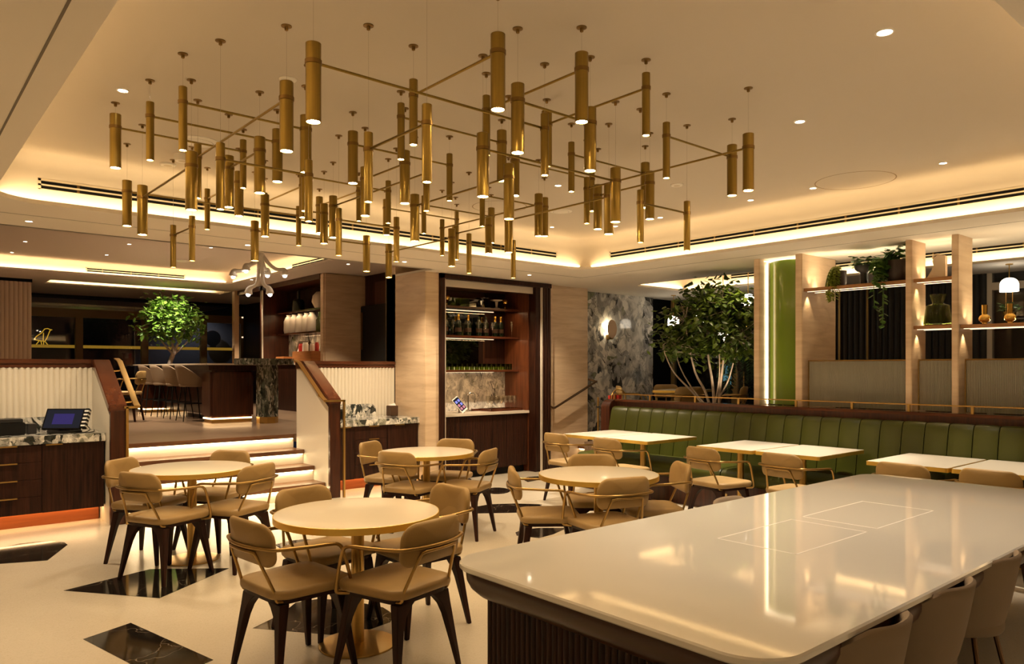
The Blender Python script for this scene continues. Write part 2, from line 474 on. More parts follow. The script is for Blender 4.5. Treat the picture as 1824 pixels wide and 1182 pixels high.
def rrect(x0, x1, y0, y1, r, n=6):
    pts = []
    for cx, cy, a0 in ((x1 - r, y1 - r, 0), (x0 + r, y1 - r, 90), (x0 + r, y0 + r, 180), (x1 - r, y0 + r, 270)):
        for i in range(n + 1):
            a = R(a0 + 90 * i / n); pts.append((cx + r * math.cos(a), cy + r * math.sin(a)))
    return pts

def plate(name, outer, holes, z0, z1, m, parent=None):
    """flat slab with holes (outline lists in xy)"""
    bm = bmesh.new()
    def loop(pts, z):
        vs = [bm.verts.new((x, y, z)) for x, y in pts]
        return vs, [bm.edges.new((vs[i], vs[(i + 1) % len(vs)])) for i in range(len(vs))]
    loops = [outer] + holes
    for z in (z0, z1):
        es = []
        for p in loops: es += loop(p, z)[1]
        bmesh.ops.triangle_fill(bm, use_beauty=True, use_dissolve=False, edges=es, normal=(0, 0, 1))
    for p in loops:
        a = [bm.verts.new((x, y, z0)) for x, y in p]; b = [bm.verts.new((x, y, z1)) for x, y in p]
        for i in range(len(p)):
            j = (i + 1) % len(p); bm.faces.new((a[i], a[j], b[j], b[i]))
    bmesh.ops.remove_doubles(bm, verts=bm.verts, dist=1e-5)
    bmesh.ops.recalc_face_normals(bm, faces=bm.faces)
    me = bpy.data.meshes.new(name); bm.to_mesh(me); bm.free(); me.materials.append(MATS[m])
    o = put(name, me, parent)
    if parent is None: o['kind'] = 'structure'
    return o

def flutes(axis, a0, a1, base, z0, z1, pitch, depth, sign, seg=5):
    """half-round reeding: a runs along axis, bulging from base by depth*sign"""
    mb = MB(); n = max(1, round((a1 - a0) / pitch)); p = (a1 - a0) / n; pts = []
    for i in range(n):
        for k in range(seg):
            t = k / seg
            pts.append((a0 + (i + t) * p, base + sign * depth * math.sin(PI * t) ** 0.6))
    pts.append((a1, base))
    f = (lambda a, b, z: (a, b, z)) if axis == 'x' else (lambda a, b, z: (b, a, z))
    vs = [f(a, b, z0) for a, b in pts] + [f(a, b, z1) for a, b in pts]; m = len(pts)
    mb.add(vs, [(i, i + 1, m + i + 1, m + i) for i in range(m - 1)])
    mb.add([f(a0, base, z1), f(a1, base, z1), f(a1, base - sign * 0.02, z1), f(a0, base - sign * 0.02, z1)], [(0, 1, 2, 3)])
    return mb

# ------------------------------------------------------------------ light from the room's own coves
def cove_light(name, x0, x1, y0, y1, z, power, sides='NSEW', wd=0.05):
    """LED runs lying on the ledge behind the lip, one area lamp per side (power per metre)"""
    for s in sides:
        if s in 'NS':
            y = y1 if s == 'N' else y0
            area(name, ((x0 + x1) / 2, y, z), x1 - x0, wd, power * (x1 - x0), (R(125 if s == 'N' else -125), 0, 0))
        else:
            x = x1 if s == 'E' else x0
            area(name, (x, (y0 + y1) / 2, z), wd, y1 - y0, power * (y1 - y0), (0, R(-125 if s == 'E' else 125), 0))
cove_light('cove_lamp', 0.57, 7.15, 0.80, 6.87, 2.875, COVE)
cove_light('cove_lamp', 8.79, 10.31, -2.5, 7.61, 2.875, COVE * 1.2, 'NE')
cove_light('cove_lamp', -3.5, 5.68, 8.3, 15.78, 3.345, COVE * 0.9, 'NE')
area('slot_lamp', (4.4, 17.95, 3.36), 3.4, 0.05, COVE * 3.4, (R(125), 0, 0))

# ------------------------------------------------------------------ floors
fl = sgroup('floor')
struct('terrazzo_slab', MB().box(-4, 8.85, -3, 9.0, -0.06, 0), 'terrazzo', fl)
inl = [
    [(.985, 5.967), (1.444, 5.35), (2.07, 5.80), (1.60, 6.17)],
    [(.893, 4.824), (1.171, 4.944), (1.356, 4.031), (1.078, 3.911)],
    [(.45, 7.42), (.803, 7.749), (.96, 7.82), (1.10, 7.80), (1.20, 7.72), (1.263, 7.616), (1.268, 7.493), (1.041, 6.987), (.737, 7.112), (.50, 7.25)],
    [(1.70, 4.37), (1.93, 4.50), (2.10, 4.66), (2.25, 4.64), (2.40, 4.47), (2.49, 4.20), (2.47, 4.03), (2.38, 3.93), (2.18, 3.89), (2.0, 3.97)],
    [(4.86, 6.27), (4.93, 6.467), (5.10, 6.58), (5.30, 6.60), (5.55, 6.45), (5.749, 6.207), (5.412, 5.888)],
    [(5.96 + .17 * math.cos(a) * .77 - .25 * math.sin(a) * -.64, 7.27 + .17 * math.cos(a) * -.64 + .25 * math.sin(a) * .77) for a in [R(20 * i) for i in range(18)]],
    [(4.50, 5.20), (4.577, 5.307), (4.72, 5.36), (4.879, 5.308), (5.086, 5.131), (4.80, 5.02), (4.589, 4.992)],
    [(2.62, 6.05), (2.652, 6.307), (2.78, 6.37), (2.933, 6.348), (3.07, 6.22), (3.095, 6.067), (2.90, 5.85), (2.74, 5.83)],
    [(3.70, 6.48), (3.905, 6.241), (3.673, 6.017), (3.52, 6.22)],
    [(6.95, 5.58), (6.98, 5.296), (6.509, 5.245), (6.50, 5.45)],
    [(6.85, 7.80), (7.05, 7.90), (7.212, 7.846), (7.10, 7.60), (6.739, 7.557)],
]
for p in inl:
    MB().prism(p, 0.0, 0.0015).build('marble_inlay', 'black_marble', fl, smooth=0)
uf = sgroup('floor_upper')
struct('wood_floor', MB().box(-4, 7.8, 9.165, 21, 0.60, 0.70), 'floor_wood', uf)
rf = sgroup('floor_right')
struct('raised_slab', MB().box(8.80, 12.6, -3, 8.7, 0.0, 0.48).box(7.84, 8.80, -3, 7.55, 0.0, 0.48), 'floor_wood', rf)

# ------------------------------------------------------------------ outer walls (behind and beside the camera too)
struct('wall_front', MB().box(-4.1, 12.6, -3.1, -3.0, 0, 3.4), 'cream_paint')
struct('wall_left', MB().box(-4.1, -4.0, -3, 21, 0, 3.8), 'cream_paint')
struct('wall_right', MB().box(12.6, 12.7, -3, 9.2, 0, 3.4), 'dark_void')
# roof slabs over everything keep the night sky out
struct('ceiling_slab', MB().box(-4.1, 12.7, -3.1, 9.2, 3.42, 3.5).box(-4.1, 12.7, 9.2, 21.1, 3.82, 3.9).box(-4.1, 12.7, 8.0, 9.2, 3.82, 3.9), 'plaster')

# ------------------------------------------------------------------ ceilings, soffits and coves
lip1 = rrect(.636, 7.08, .874, 6.80, .34, 8)
lip3 = rrect(8.86, 10.25, -2.5, 7.55, .28, 8)
plate('ceiling_soffit', [(-4, -3), (12.6, -3), (12.6, 9.2), (5.5, 9.2), (5.5, 8.0), (-4, 8.0)], [lip1, lip3], 2.83, 2.862, 'plaster_soffit_lit')
struct('trim_1', MB().box(-4, 5.5, 7.96, 8.03, 2.83, 3.82), 'plaster')
plate('ceiling_upper', [(-4, 8.03), (7.8, 8.03), (7.8, 21), (-4, 21)], [rrect(-3.5, 5.60, 8.3, 15.70, .34, 8), [(2.6, 17.1), (6.15, 17.1), (6.15, 17.9), (2.6, 17.9)]], 3.30, 3.332, 'plaster_upper')

def coffer(name, x0, x1, y0, y1, r, zb, zc, m, cr=0.12):
    rings = []
    prof = [(0, zb), (0, zc - cr)]
    for i in range(1, 7):
        a = R(90 * i / 6); prof.append((cr * (1 - math.cos(a)), zc - cr + cr * math.sin(a)))
    mb = MB()
    for d, z in prof:
        rings.append([(x, y, z) for x, y in rrect(x0 + d, x1 - d, y0 + d, y1 - d, max(r - d, .05), 8)])
    mb.loft(rings, cap=False)
    n = len(rings[0]); o = mb.v.index(rings[-1][0]) if False else len(mb.v) - n
    mb.f.append(tuple(o + j for j in range(n)))
    return struct(name, mb, m, smooth=60)
coffer('ceiling_main', .50, 7.22, .734, 6.94, .44, 2.855, 3.25, 'plaster', 0.13)
coffer('ceiling_right', 8.73, 10.38, -2.6, 7.68, .36, 2.855, 3.20, 'plaster', 0.10)
coffer('ceiling_back', -3.6, 5.75, 8.25, 15.85, .44, 3.325, 3.55, 'plaster_upper', 0.10)
struct('ceiling_slot', MB().box(2.5, 6.25, 17.0, 17.06, 3.33, 3.55).box(2.5, 6.25, 18.05, 18.1, 3.33, 3.55).box(2.5, 6.25, 17.0, 18.1, 3.55, 3.6).box(2.45, 2.5, 17, 18.1, 3.33, 3.55).box(6.25, 6.3, 17, 18.1, 3.33, 3.55), 'plaster')
# shadow gaps in the soffit
struct('trim_2', MB().box(-4, 7.57, 7.345, 7.352, 2.8285, 2.8305), 'shadow_gap')
struct('trim_3', MB().box(7.565, 7.572, -3, 7.352, 2.8285, 2.8305), 'shadow_gap')
struct('trim_4', MB().box(.502, .512, -3, 7.345, 2.8280, 2.8305), 'shadow_gap')

def vent(label, axis, a0, a1, pos, sgn, z):
    """linear slot diffuser on a cove wall; sgn points into the room"""
    base = (a0, pos, z) if axis == 'x' else (pos, a0, z)
    t = W(thing('linear_vent', label, 'vent', base))
    def bx(mb, b0, b1, d0, d1, z0, z1):
        lo, hi = sorted((pos + sgn * d0, pos + sgn * d1))
        return mb.box(b0, b1, lo, hi, z0, z1) if axis == 'x' else mb.box(lo, hi, b0, b1, z0, z1)
    f = MB()
    for z0, z1 in ((z - .030, z - .024), (z + .000, z + .014), (z + .038, z + .055)): bx(f, a0 - .02, a1 + .02, 0, .002, z0, z1)
    bx(f, a0 - .02, a0, 0, .002, z - .030, z + .055); bx(f, a1, a1 + .02, 0, .002, z - .030, z + .055)
    f.build('vent_frame', 'vent_frame', t, smooth=0)
    for z0, z1 in ((z - .024, z), (z + .014, z + .038)):
        s = bx(MB(), a0, a1, 0, .003, z0, z1).build('slot', 'dark_void', t, smooth=0)
        q = MB(); k = a0 + .25
        while k < a1 - .1:
            bx(q, k, k + .02, 0, .0035, z0, z1); k += .5
        q.build('slot_divider', 'brass_dark', s, smooth=0, world=True) if q.v else None
    return t
vent('long black slot vent in the main ceiling cove above the stairs', 'x', .99, 6.68, 6.94, -1, 3.008)
vent('long black slot vent in the main ceiling cove above the banquette', 'y', 1.15, 6.48, 7.22, -1, 3.008)
vent('black slot vent in the cove behind the leafy tree on the right', 'y', 1.0, 6.75, 10.38, -1, 3.008)
vent('slot vent in the far cove of the upper room, left of the white chandelier', 'x', 3.0, 4.75, 15.85, -1, 3.40)
vent('slot vent in the upper room cove just right of the white chandelier', 'y', 8.75, 9.9, 5.75, -1, 3.40)
vent('slot vent behind the white chandelier in the upper room cove', 'y', 10.9, 12.9, 5.75, -1, 3.40)

# ------------------------------------------------------------------ stairs to the upper room
st = W(thing('staircase', 'four lit wooden steps rising between two white balustrade walls', 'stairs', (2.985, 8.68, 0)))
for i in range(4):
    z = .175 * (i + 1); y = 8.25 + .29 * i
    y2 = y + .34 if i < 3 else 9.165
    area('step_lamp', (2.985, y + .022, z - .064), 2.15, .010, STEP, (R(-28), 0, 0), (1, .74, .40))
    MB().box(1.875, 4.098, y, y2, z - .05, z).build('tread', 'tread_wood', st, bevel=.004)
    MB().box(1.88, 4.095, y + .035, y + .06, z - .175, z - .05).build('riser', 'cream_paint', st, smooth=0)
    MB().box(1.90, 4.08, y + .016, y + .028, z - .062, z - .052).build('light_strip', 'led_step', st, smooth=0)
MB().box(1.88, 4.095, 8.31, 9.12, 0, .12).build('stair_core', 'cream_paint', st, smooth=0)

def balustrade(name, xa, xb, label, side):
    """solid stair wall with a sloping mahogany cap; side=+1: the stairs lie at +x of it"""
    t = sgroup(name, ((xa + xb) / 2, 8.6, 0))
    prof = [(8.17, 0), (9.07, 0), (9.07, 1.57), (8.86, 1.57), (8.17, 1.135)]
    mb = MB(); mb.loft([[(xa, y, z) for y, z in prof], [(xb, y, z) for y, z in prof]])
    mb.build('wall_panel', 'cream_paint', t, smooth=0)
    cap = [(9.07, 1.575), (8.865, 1.575), (8.13, 1.112), (8.13, 1.185), (8.845, 1.642), (9.07, 1.642)]
    mb = MB(); mb.loft([[(xa - .022, y, z) for y, z in cap], [(xb + .022, y, z) for y, z in cap]])
    mb.build('cap_rail', 'mahogany_y', t, bevel=.008)
    cap2 = [(9.07, 1.545), (8.875, 1.545), (8.165, 1.09), (8.165, 1.115), (8.865, 1.575), (9.07, 1.575)]
    mb = MB(); mb.loft([[(xa - .010, y, z) for y, z in cap2], [(xb + .010, y, z) for y, z in cap2]])
    mb.build('cap_moulding', 'mahogany_y', t)
    MB().box(xa - .008, xb + .008, 8.12, 8.17, 0, 1.13).build('newel_board', 'mahogany_wall', t, bevel=.004)
    return t
balustrade('wall_stair_left', 1.75, 1.87, '', 1)
balustrade('wall_stair_right', 4.10, 4.22, '', -1)

def strip(mb, path, wdir, wd, th):
    """flat bar: rectangle section swept along path; wdir = width direction, thickness normal to both"""
    P = [Vector(p) for p in path]; wv = Vector(wdir).normalized(); rings = []
    for i, p in enumerate(P):
        t = (P[min(i + 1, len(P) - 1)] - P[max(i - 1, 0)]).normalized()
        nn = t.cross(wv).normalized()
        rings.append([tuple(p + wv * wd / 2 + nn * th / 2), tuple(p - wv * wd / 2 + nn * th / 2), tuple(p - wv * wd / 2 - nn * th / 2), tuple(p + wv * wd / 2 - nn * th / 2)])
    return mb.loft(rings)

def brass_handrail(label, xs, xe, xpost):
    t = W(thing('brass_handrail', label, 'handrail', (xpost, 8.10, 0)))
    m = MB(); strip(m, [(xs, 8.98, 1.655), (xs, 8.84, 1.625), (xs, 8.20, 1.205), (xs, 8.12, 1.17)], (1, 0, 0), .055, .012)
    m.build('grip', 'brass', t, bevel=.002)
    lo, hi = sorted((xs, xpost))
    MB().box(lo - .027, hi + .012, 8.085, 8.11, 1.150, 1.172).build('return_bar', 'brass', t)
    MB().box(xpost - .012, xpost + .012, 8.085, 8.11, 0, 1.165).build('post', 'brass', t)
    sg = 1 if xe > xs else -1
    for y, z in ((8.78, 1.58), (8.30, 1.262)):
        b = MB(); b.tube([(xe, y, z - .06), (xe - sg * .035, y, z - .062), (xs + sg * .02, y, z - .055), (xs, y, z - .045), (xs, y, z)], .008)
        b.box(min(xe, xe - sg * .006), max(xe, xe - sg * .006), y - .016, y + .016, z - .076, z - .044)
        b.build('bracket', 'brass', t)
    return t
brass_handrail('flat brass handrail on the left balustrade wall of the steps', 1.985, 1.87, 1.885)
brass_handrail('flat brass handrail and slim post on the right balustrade wall of the steps', 4.03, 4.10, 4.262)

# fluted parapets with mahogany rails either side of the stairs
def parapet(name, x0, x1):
    t = sgroup(name, ((x0 + x1) / 2, 9.0, 0))
    MB().box(x0, x1, 8.97, 9.125, 0, 1.56).build('wall_core', 'cream_paint', t, smooth=0)
    flutes('x', x0, x1, 8.97, .88, 1.56, .052, .022, -1).build('fluting', 'cream_paint', t, smooth=70)
    MB().box(x0, x1, 8.93, 9.15, 1.59, 1.645).build('cap_rail', 'mahogany', t, bevel=.012)
    MB().box(x0, x1, 8.945, 9.14, 1.555, 1.59).build('cap_moulding', 'mahogany', t, bevel=.006)
    return t
parapet('wall_parapet_left', -4, 1.76)
parapet('wall_parapet_right', 4.21, 5.5)

# ------------------------------------------------------------------ bar wall: travertine piers either side of the bar
struct('wall_pier_left', MB().box(5.50, 5.72, 8.20, 9.2, 0, 2.84), 'travertine', bevel=.006)
struct('wall_pier_right', MB().box(7.77, 8.69, 8.29, 8.95, 0, 2.84).box(7.755, 7.84, 8.22, 8.30, 0, 2.84), 'travertine', bevel=.006)
struct('wall_bar_back', MB().box(5.5, 8.69, 8.95, 9.2, 0, 3.82), 'travertine')
struct('wall_marble', MB().box(8.69, 10.72, 8.60, 8.9, 0, 2.84), 'breccia_marble')
struct('wall_far_right', MB().box(10.72, 12.6, 8.72, 8.9, 0, 2.84), 'dark_void')

# ------------------------------------------------------------------ upper room walls, windows and what stands behind them
struct('wall_upper_right', MB().box(7.05, 7.3, 9.2, 12.70, .70, 3.31), 'walnut')
struct('wall_travertine_end', MB().box(6.20, 7.3, 12.55, 12.72, .70, 3.31), 'travertine', bevel=.03)
struct('wall_upper_back', MB().box(7.7, 7.8, 12.7, 21, .70, 3.31), 'walnut')
fp = sgroup('wall_fluted', (1.0, 17.3, .7))
MB().box(-4, 2.30, 17.25, 17.4, .70, 3.24).build('wall_core', 'taupe_panel', fp, smooth=0)
flutes('x', -4, 2.30, 17.25, .70, 3.24, .075, .022, -1).build('fluting', 'taupe_panel', fp, smooth=70)
MB().box(-4, 2.31, 17.22, 17.4, 3.24, 3.30).build('shadow_gap', 'dark_void', fp, smooth=0)

xs = [1.0, 3.70, 5.17, 6.63, 7.7]
for i in range(4):
    a, b = xs[i], xs[i + 1]
    t = sgroup('window_%d' % (i + 1), ((a + b) / 2, 20.5, .70))
    MB().box(a + .08, b - .08, 20.53, 20.54, .75, 2.80).build('pane', 'window_glass', t, smooth=0)
    fr = MB().box(a, a + .09, 20.46, 20.58, .70, 2.92).box(b - .07, b, 20.46, 20.58, .70, 2.92).box(a + .09, b - .07, 20.46, 20.58, 2.78, 2.92).box(a + .09, b - .07, 20.46, 20.58, .70, .78)
    fr.build('window_frame', 'frame_olive', t)
    MB().box(a, b, 20.50, 20.54, 2.98, 3.27).build('transom_pane', 'transom_glass', t, smooth=0)
    MB().box(a, b, 20.45, 20.58, 2.92, 2.98).build('transom_bar', 'frame_olive', t)
MB().box(1.0, 7.7, 20.3, 20.36, 3.24, 3.30).build('curtain_track', 'black_matte', sgroup('trim_5'))
struct('wall_night_facade', MB().box(-4, 9, 23.9, 24, -1, 4.5), 'facade_grey')

# ------------------------------------------------------------------ dining armchair (local: front = +x, origin on the floor under the seat)
def arc(c, r, a0, a1, n, z):
    return [(c[0] + r * math.cos(R(a0 + (a1 - a0) * i / n)), c[1] + r * math.sin(R(a0 + (a1 - a0) * i / n)), z) for i in range(n + 1)]

def smooth_path(pts, k=5):
    """Catmull-Rom through pts"""
    P = [Vector(p) for p in pts]; out = []
    for i in range(len(P) - 1):
        p0 = P[max(i - 1, 0)]; p1 = P[i]; p2 = P[i + 1]; p3 = P[min(i + 2, len(P) - 1)]
        for j in range(k):
            t = j / k
            out.append(tuple(0.5 * ((2 * p1) + (p2 - p0) * t + (2 * p0 - 5 * p1 + 4 * p2 - p3) * t * t + (3 * p1 - p0 - 3 * p2 + p3) * t ** 3)))
    out.append(tuple(P[-1]))
    return out

def cushion(poly, z0, z1, r, crown=0.006):
    """soft slab from a convex outline"""
    cx = sum(p[0] for p in poly) / len(poly); cy = sum(p[1] for p in poly) / len(poly)
    def ring(d, z):
        o = []
        for x, y in poly:
            L = math.hypot(x - cx, y - cy); k = (L - d) / L; o.append((cx + (x - cx) * k, cy + (y - cy) * k, z))
        return o
    rings = [ring(r, z0), ring(r * .3, z0 + r * .3), ring(0, z0 + r), ring(0, z1 - r), ring(r * .3, z1 - r * .3), ring(r, z1), ring(r + .08, z1 + crown * .7), ring(r + .15, z1 + crown)]
    mb = MB(); mb.loft(rings); return mb

def make_chair():
    t = thing('dining_armchair', 'x', 'chair')
    seat = [(x, y * (0.93 + .10 * (x + .22) / .45)) for x, y in rrect(-.215, .235, -.23, .23, .085, 6)]
    cushion(seat, .428, .478, .016).build('seat_cushion', 'seat_leather', t, smooth=60)
    MB().prism([(x * .9, y * .88) for x, y in seat], .402, .428).build('seat_frame', 'walnut_leg', t, bevel=.006)
    for sx in (1, -1):
        for sy in (1, -1):
            x0 = .165 if sx > 0 else -.155; x1 = .225 if sx > 0 else -.215
            rings = []
            for z, tt, inn, hx, hy in ((.404, 0, .085, .026, .024), (.375, .07, .048, .025, .023), (.335, .17, .022, .023, .021), (.28, .31, .009, .021, .020), (.14, .65, .002, .017, .016), (0, 1, 0, .013, .012)):
                cx = x0 + (x1 - x0) * tt; cy = sy * (.165 + .062 * tt)
                yo = cy + sy * hy; yi = cy - sy * (hy + inn)
                rings.append([(cx - hx, yi, z), (cx + hx, yi, z), (cx + hx, yo, z), (cx - hx, yo, z)])
            MB().loft(rings).build('leg', 'walnut_leg', t, bevel=.004, seg=1)
    # backrest pad: bent rounded panel
    Rr = .42; cxr = Rr - .262; ny, nz = 14, 9
    def bp(u, v, off):
        # u,v in -1..1 mapped to a superellipse-like rounded panel
        return None
    hw, z0, z1 = .218, .592, .806
    outl = []
    rt, rb = .085, .055
    for cx_, cz_, a0, r_ in ((hw - rt, z1 - rt, 0, rt), (-hw + rt, z1 - rt, 90, rt), (-hw + rb, z0 + rb, 180, rb), (hw - rb, z0 + rb, 270, rb)):
        for i in range(7):
            a = R(a0 + 15 * i); outl.append((cx_ + r_ * math.cos(a), cz_ + r_ * math.sin(a)))
    def bend(y, z, off):
        th = y / Rr; lean = -(z - .60) * .10
        return (cxr - (Rr + off) * math.cos(th) + lean, (Rr + off) * math.sin(th), z)
    mb = MB(); cz = (z0 + z1) / 2
    def oring(k, off): return [bend(y * k, cz + (z - cz) * k, off) for y, z in outl]
    rings = [oring(.25, .019), oring(.6, .019), oring(.9, .017), oring(.97, .011), oring(1, .003), oring(1, -.006), oring(.97, -.014), oring(.88, -.021), oring(.6, -.023), oring(.25, -.023)]
    mb.loft(rings); mb.build('backrest', 'tan_leather', t, smooth=70)
    # brass arm loop
    half = [(.135, .19, .418), (.165, .225, .418), (.180, .252, .428), (.176, .258, .470), (.145, 0.266, .565), (.118, 0.269, .640), (.092, 0.269, .668), (.050, 0.268, .676), (-.05, 0.264, .680), (-.14, 0.252, .684)]
    back = [(cxr - (Rr + .034) * math.cos(R(a)), (Rr + .034) * math.sin(R(a)), .688) for a in (31, 22, 11)]
    pts = half + back + [(cxr - (Rr + .034), 0, .689)] + [(x, -y, z) for x, y, z in reversed(half + back)]
    MB().tube(smooth_path(pts, 4), .0095, 8).build('arm_rail', 'chair_brass', t, smooth=80)
    # rear hoop under the arm rail
    hp = [(-.10, .165, .414), (-.16, .172, .414), (-.188, .170, .424), (-.200, .165, .47), (-.268, .128, .640), (-.283, .110, .664), (-.292, .07, .668), (-.296, 0, .668)]
    hp = hp + [(x, -y, z) for x, y, z in reversed(hp[:-1])]
    MB().tube(smooth_path(hp, 4), .0085, 8).build('rear_hoop', 'chair_brass', t, smooth=80)
    return t
chair0 = make_chair()
used = []
def chair(x, y, face, label, group=None, z=0):
    o = chair0 if not used else copy_tree(chair0)
    used.append(1)
    o.location = (x, y, z); o.rotation_euler = (0, 0, R(face))
    o['label'] = label
    if group: o['group'] = group
    elif 'group' in o: del o['group']
    return o

# ------------------------------------------------------------------ round tables
def make_round():
    t = thing('round_table', 'x', 'table')
    MB().lathe([(.20, .708), (.44, .708), (.452, .712), (.452, .745), (.44, .7465), (.0, .7465)], n=64, cap=False).build('table_top', 'table_top', t, smooth=40)
    MB().lathe([(.4522, .7095), (.4565, .7095), (.4565, .7445), (.4522, .7455)], n=64, cap=False).build('brass_edge', 'brass_edge', t, smooth=40)
    MB().lathe([(.12, .700), (.12, .709), (.0, .709)], n=32).build('mounting_plate', 'brass_dark', t)
    MB().lathe([(.036, .016), (.036, .702)], n=28).build('column', 'brass', t, smooth=50)
    MB().lathe([(.213, 0), (.215, .004), (.213, .009), (.19, .012), (.06, .019), (.0, .020)], n=48, cap=False).build('base_disc', 'brass', t, smooth=60)
    return t
rt0 = make_round()
TB = [((2.05, 3.735), 'round cream table with brass edge nearest the camera'),
      ((1.94, 6.27), 'round cream table with brass edge in front of the lit steps'),
      ((4.03, 5.99), 'round cream table with brass edge before the right sideboard and bar'),
      ((4.19, 3.885), 'round cream table with brass edge beside the long white communal table')]
for i, ((x, y), lab) in enumerate(TB):
    o = rt0 if i == 0 else copy_tree(rt0)
    o.location = (x, y, 0); o['label'] = lab; o['group'] = 'round dining tables'
def around(ti, bx, by, face, label, d=.245):
    # bx,by = backrest position; face = facing angle in degrees
    chair(bx + d * math.cos(R(face)), by + d * math.sin(R(face)), face, label, 'tan armchairs at the round tables')
n1 = 'nearest the camera'
around(0, 1.392, 3.63, 6, 'tan leather armchair at the front left of the round table nearest the camera')
around(0, 2.10, 3.055, 104, 'tan leather armchair at the front right of the round table nearest the camera')
around(0, 2.02, 4.386, -78, 'tan leather armchair behind the nearest round table, towards the steps')
around(0, 2.77, 3.83, 179, 'tan leather armchair at the far right of the nearest round table')
around(1, 1.415, 5.787, 25, 'tan armchair at the front left of the round table by the lit steps')
around(1, 1.52, 6.74, -48, 'tan armchair next to the left balustrade post, at the table by the steps')
around(1, 2.248, 5.66, 118, 'tan armchair at the right of the round table by the lit steps')
around(1, 2.435, 6.766, -146, 'tan armchair tucked between the round table and the lit steps')
around(2, 3.52, 5.72, 22, 'tan armchair at the front left of the round table before the bar')
around(2, 3.80, 6.68, -60, 'tan armchair in front of the drawers of the right sideboard')
around(2, 4.286, 5.34, 120, 'tan armchair at the right of the round table before the bar')
around(2, 4.64, 6.34, -145, 'tan armchair between the round table and the bar cabinet front')
around(3, 3.62, 4.21, -36, 'tan armchair at the left of the round table beside the communal table')
around(3, 3.89, 3.36, 74, 'tan armchair, back to us, at the round table beside the communal table')
around(3, 4.82, 3.58, 145, 'tan armchair right of the round table beside the communal table')
around(3, 4.70, 4.44, -130, 'tan armchair behind the round table beside the communal table')

# ------------------------------------------------------------------ square tables along the banquette
def make_square():
    t = thing('square_table', 'x', 'table')
    top = rrect(-.455, .455, -.323, .323, .02, 3)
    MB().prism(top, .712, .746).build('table_top', 'table_top', t, bevel=.003)
    o2 = rrect(-.459, .459, -.327, .327, .023, 3)
    mb = MB(); mb.loft([[(x, y, .710) for x, y in top], [(x, y, .710) for x, y in o2], [(x, y, .744) for x, y in o2], [(x, y, .744) for x, y in top]], cap=False)
    mb.build('brass_edge', 'brass_edge', t)
    MB().lathe([(.034, .014), (.034, .712)], c=(-.14, 0, 0), n=24).build('column', 'brass', t, smooth=50)
    MB().lathe([(.20, 0), (.20, .010), (.05, .018), (.0, .018)], c=(-.14, 0, 0), n=36, cap=False).build('base_disc', 'brass', t)
    return t
sq0 = make_square()
SQ = [(6.87, 5.545, 'cream square table with brass edge, second along the banquette from the far end'),
      (6.85, 6.205, 'cream square table with brass edge at the far end of the banquette'),
      (6.95, 3.635, 'cream square table with brass edge, fourth along the banquette from the far end'),
      (6.93, 4.305, 'cream square table with brass edge, third along the banquette from the far end'),
      (6.99, 2.585, 'cream square table with brass edge, fifth along the banquette from the far end'),
      (7.0, 1.915, 'cream square table with brass edge cut by the right edge of the picture')]
for i, (x, y, lab) in enumerate(SQ):
    o = sq0 if i == 0 else copy_tree(sq0)
    o.location = (x, y, 0); o['label'] = lab; o['group'] = 'square tables along the banquette'
gb = 'tan armchairs facing the banquette'
def bchair(bx, by, face, lab): chair(bx + .245 * math.cos(R(face)), by + .245 * math.sin(R(face)), face, lab, gb)
bchair(5.914, 6.16, -3, 'tan armchair at the far banquette table, in front of the travertine pier')
bchair(5.908, 5.37, -3, 'tan armchair at the second banquette table from the travertine pier')
bchair(5.917, 4.17, -8, 'tan armchair beside the brass floor socket, facing the third banquette table')
bchair(6.014, 3.42, -7, 'tan armchair facing the fourth banquette table, half behind the communal table')
bchair(6.12, 2.45, -3, 'tan armchair back behind the communal table, facing the fifth banquette table')
bchair(6.21, 1.87, -2, 'tan armchair back at the right picture edge behind the communal table')

# ------------------------------------------------------------------ green banquette
bq = W(thing('banquette', 'long green leather banquette with channelled back under the travertine fins', 'banquette', (7.3, 4.0, 0)))
MB().box(6.98, 7.50, .2, 6.80, 0, .30).build('plinth', 'mahogany_wall', bq, smooth=0)
ys = [6.80]; y = 6.52
while y > .3: ys.append(y); y -= .2055
thick = (4.63, 3.02, 1.4)
def channel(ya, yb):
    """one padded back channel, leaning, rounded over the top"""
    g = .004; y0, y1 = yb + g, ya - g; ym = (y0 + y1) / 2; n = 6; rings = []
    prof = [(7.47, .40), (7.49, .50), (7.525, .70), (7.565, .90), (7.585, .98), (7.605, 1.018), (7.645, 1.032), (7.69, 1.02)]
    for i in range(n + 1):
        t = i / n; yy = y0 + (y1 - y0) * t; bul = .012 * (math.sin(PI * t) ** .5 if 0 < t < 1 else 0)
        r = [(x - bul * (1 if k < 5 else .4), yy, z + (bul * .5 if k > 4 else 0)) for k, (x, z) in enumerate(prof)]
        rings.append(r + [(7.69, yy, .40)])
    return MB().loft(rings)
for a, b in zip(ys[:-1], ys[1:]):
    channel(a, b).build('back_channel', 'green_leather', bq, smooth=60)
sy = [6.80, 4.63, 3.02, 1.4, .25]
for a, b in zip(sy[:-1], sy[1:]):
    y0, y1 = b + .006, a - .006
    prof = [(7.50, .30), (6.96, .30), (6.915, .325), (6.90, .37), (6.905, .42), (6.93, .452), (6.98, .466), (7.2, .47), (7.50, .462)]
    rings = []
    for yy, k in ((y0, .975), (y0 + .02, .995), (y0 + .06, 1), (y1 - .06, 1), (y1 - .02, .995), (y1, .975)):
        rings.append([(7.2 + (x - 7.2) * k, yy, .38 + (z - .38) * k) for x, z in prof])
    MB().loft(rings).build('seat_cushion', 'green_leather', bq, smooth=60)
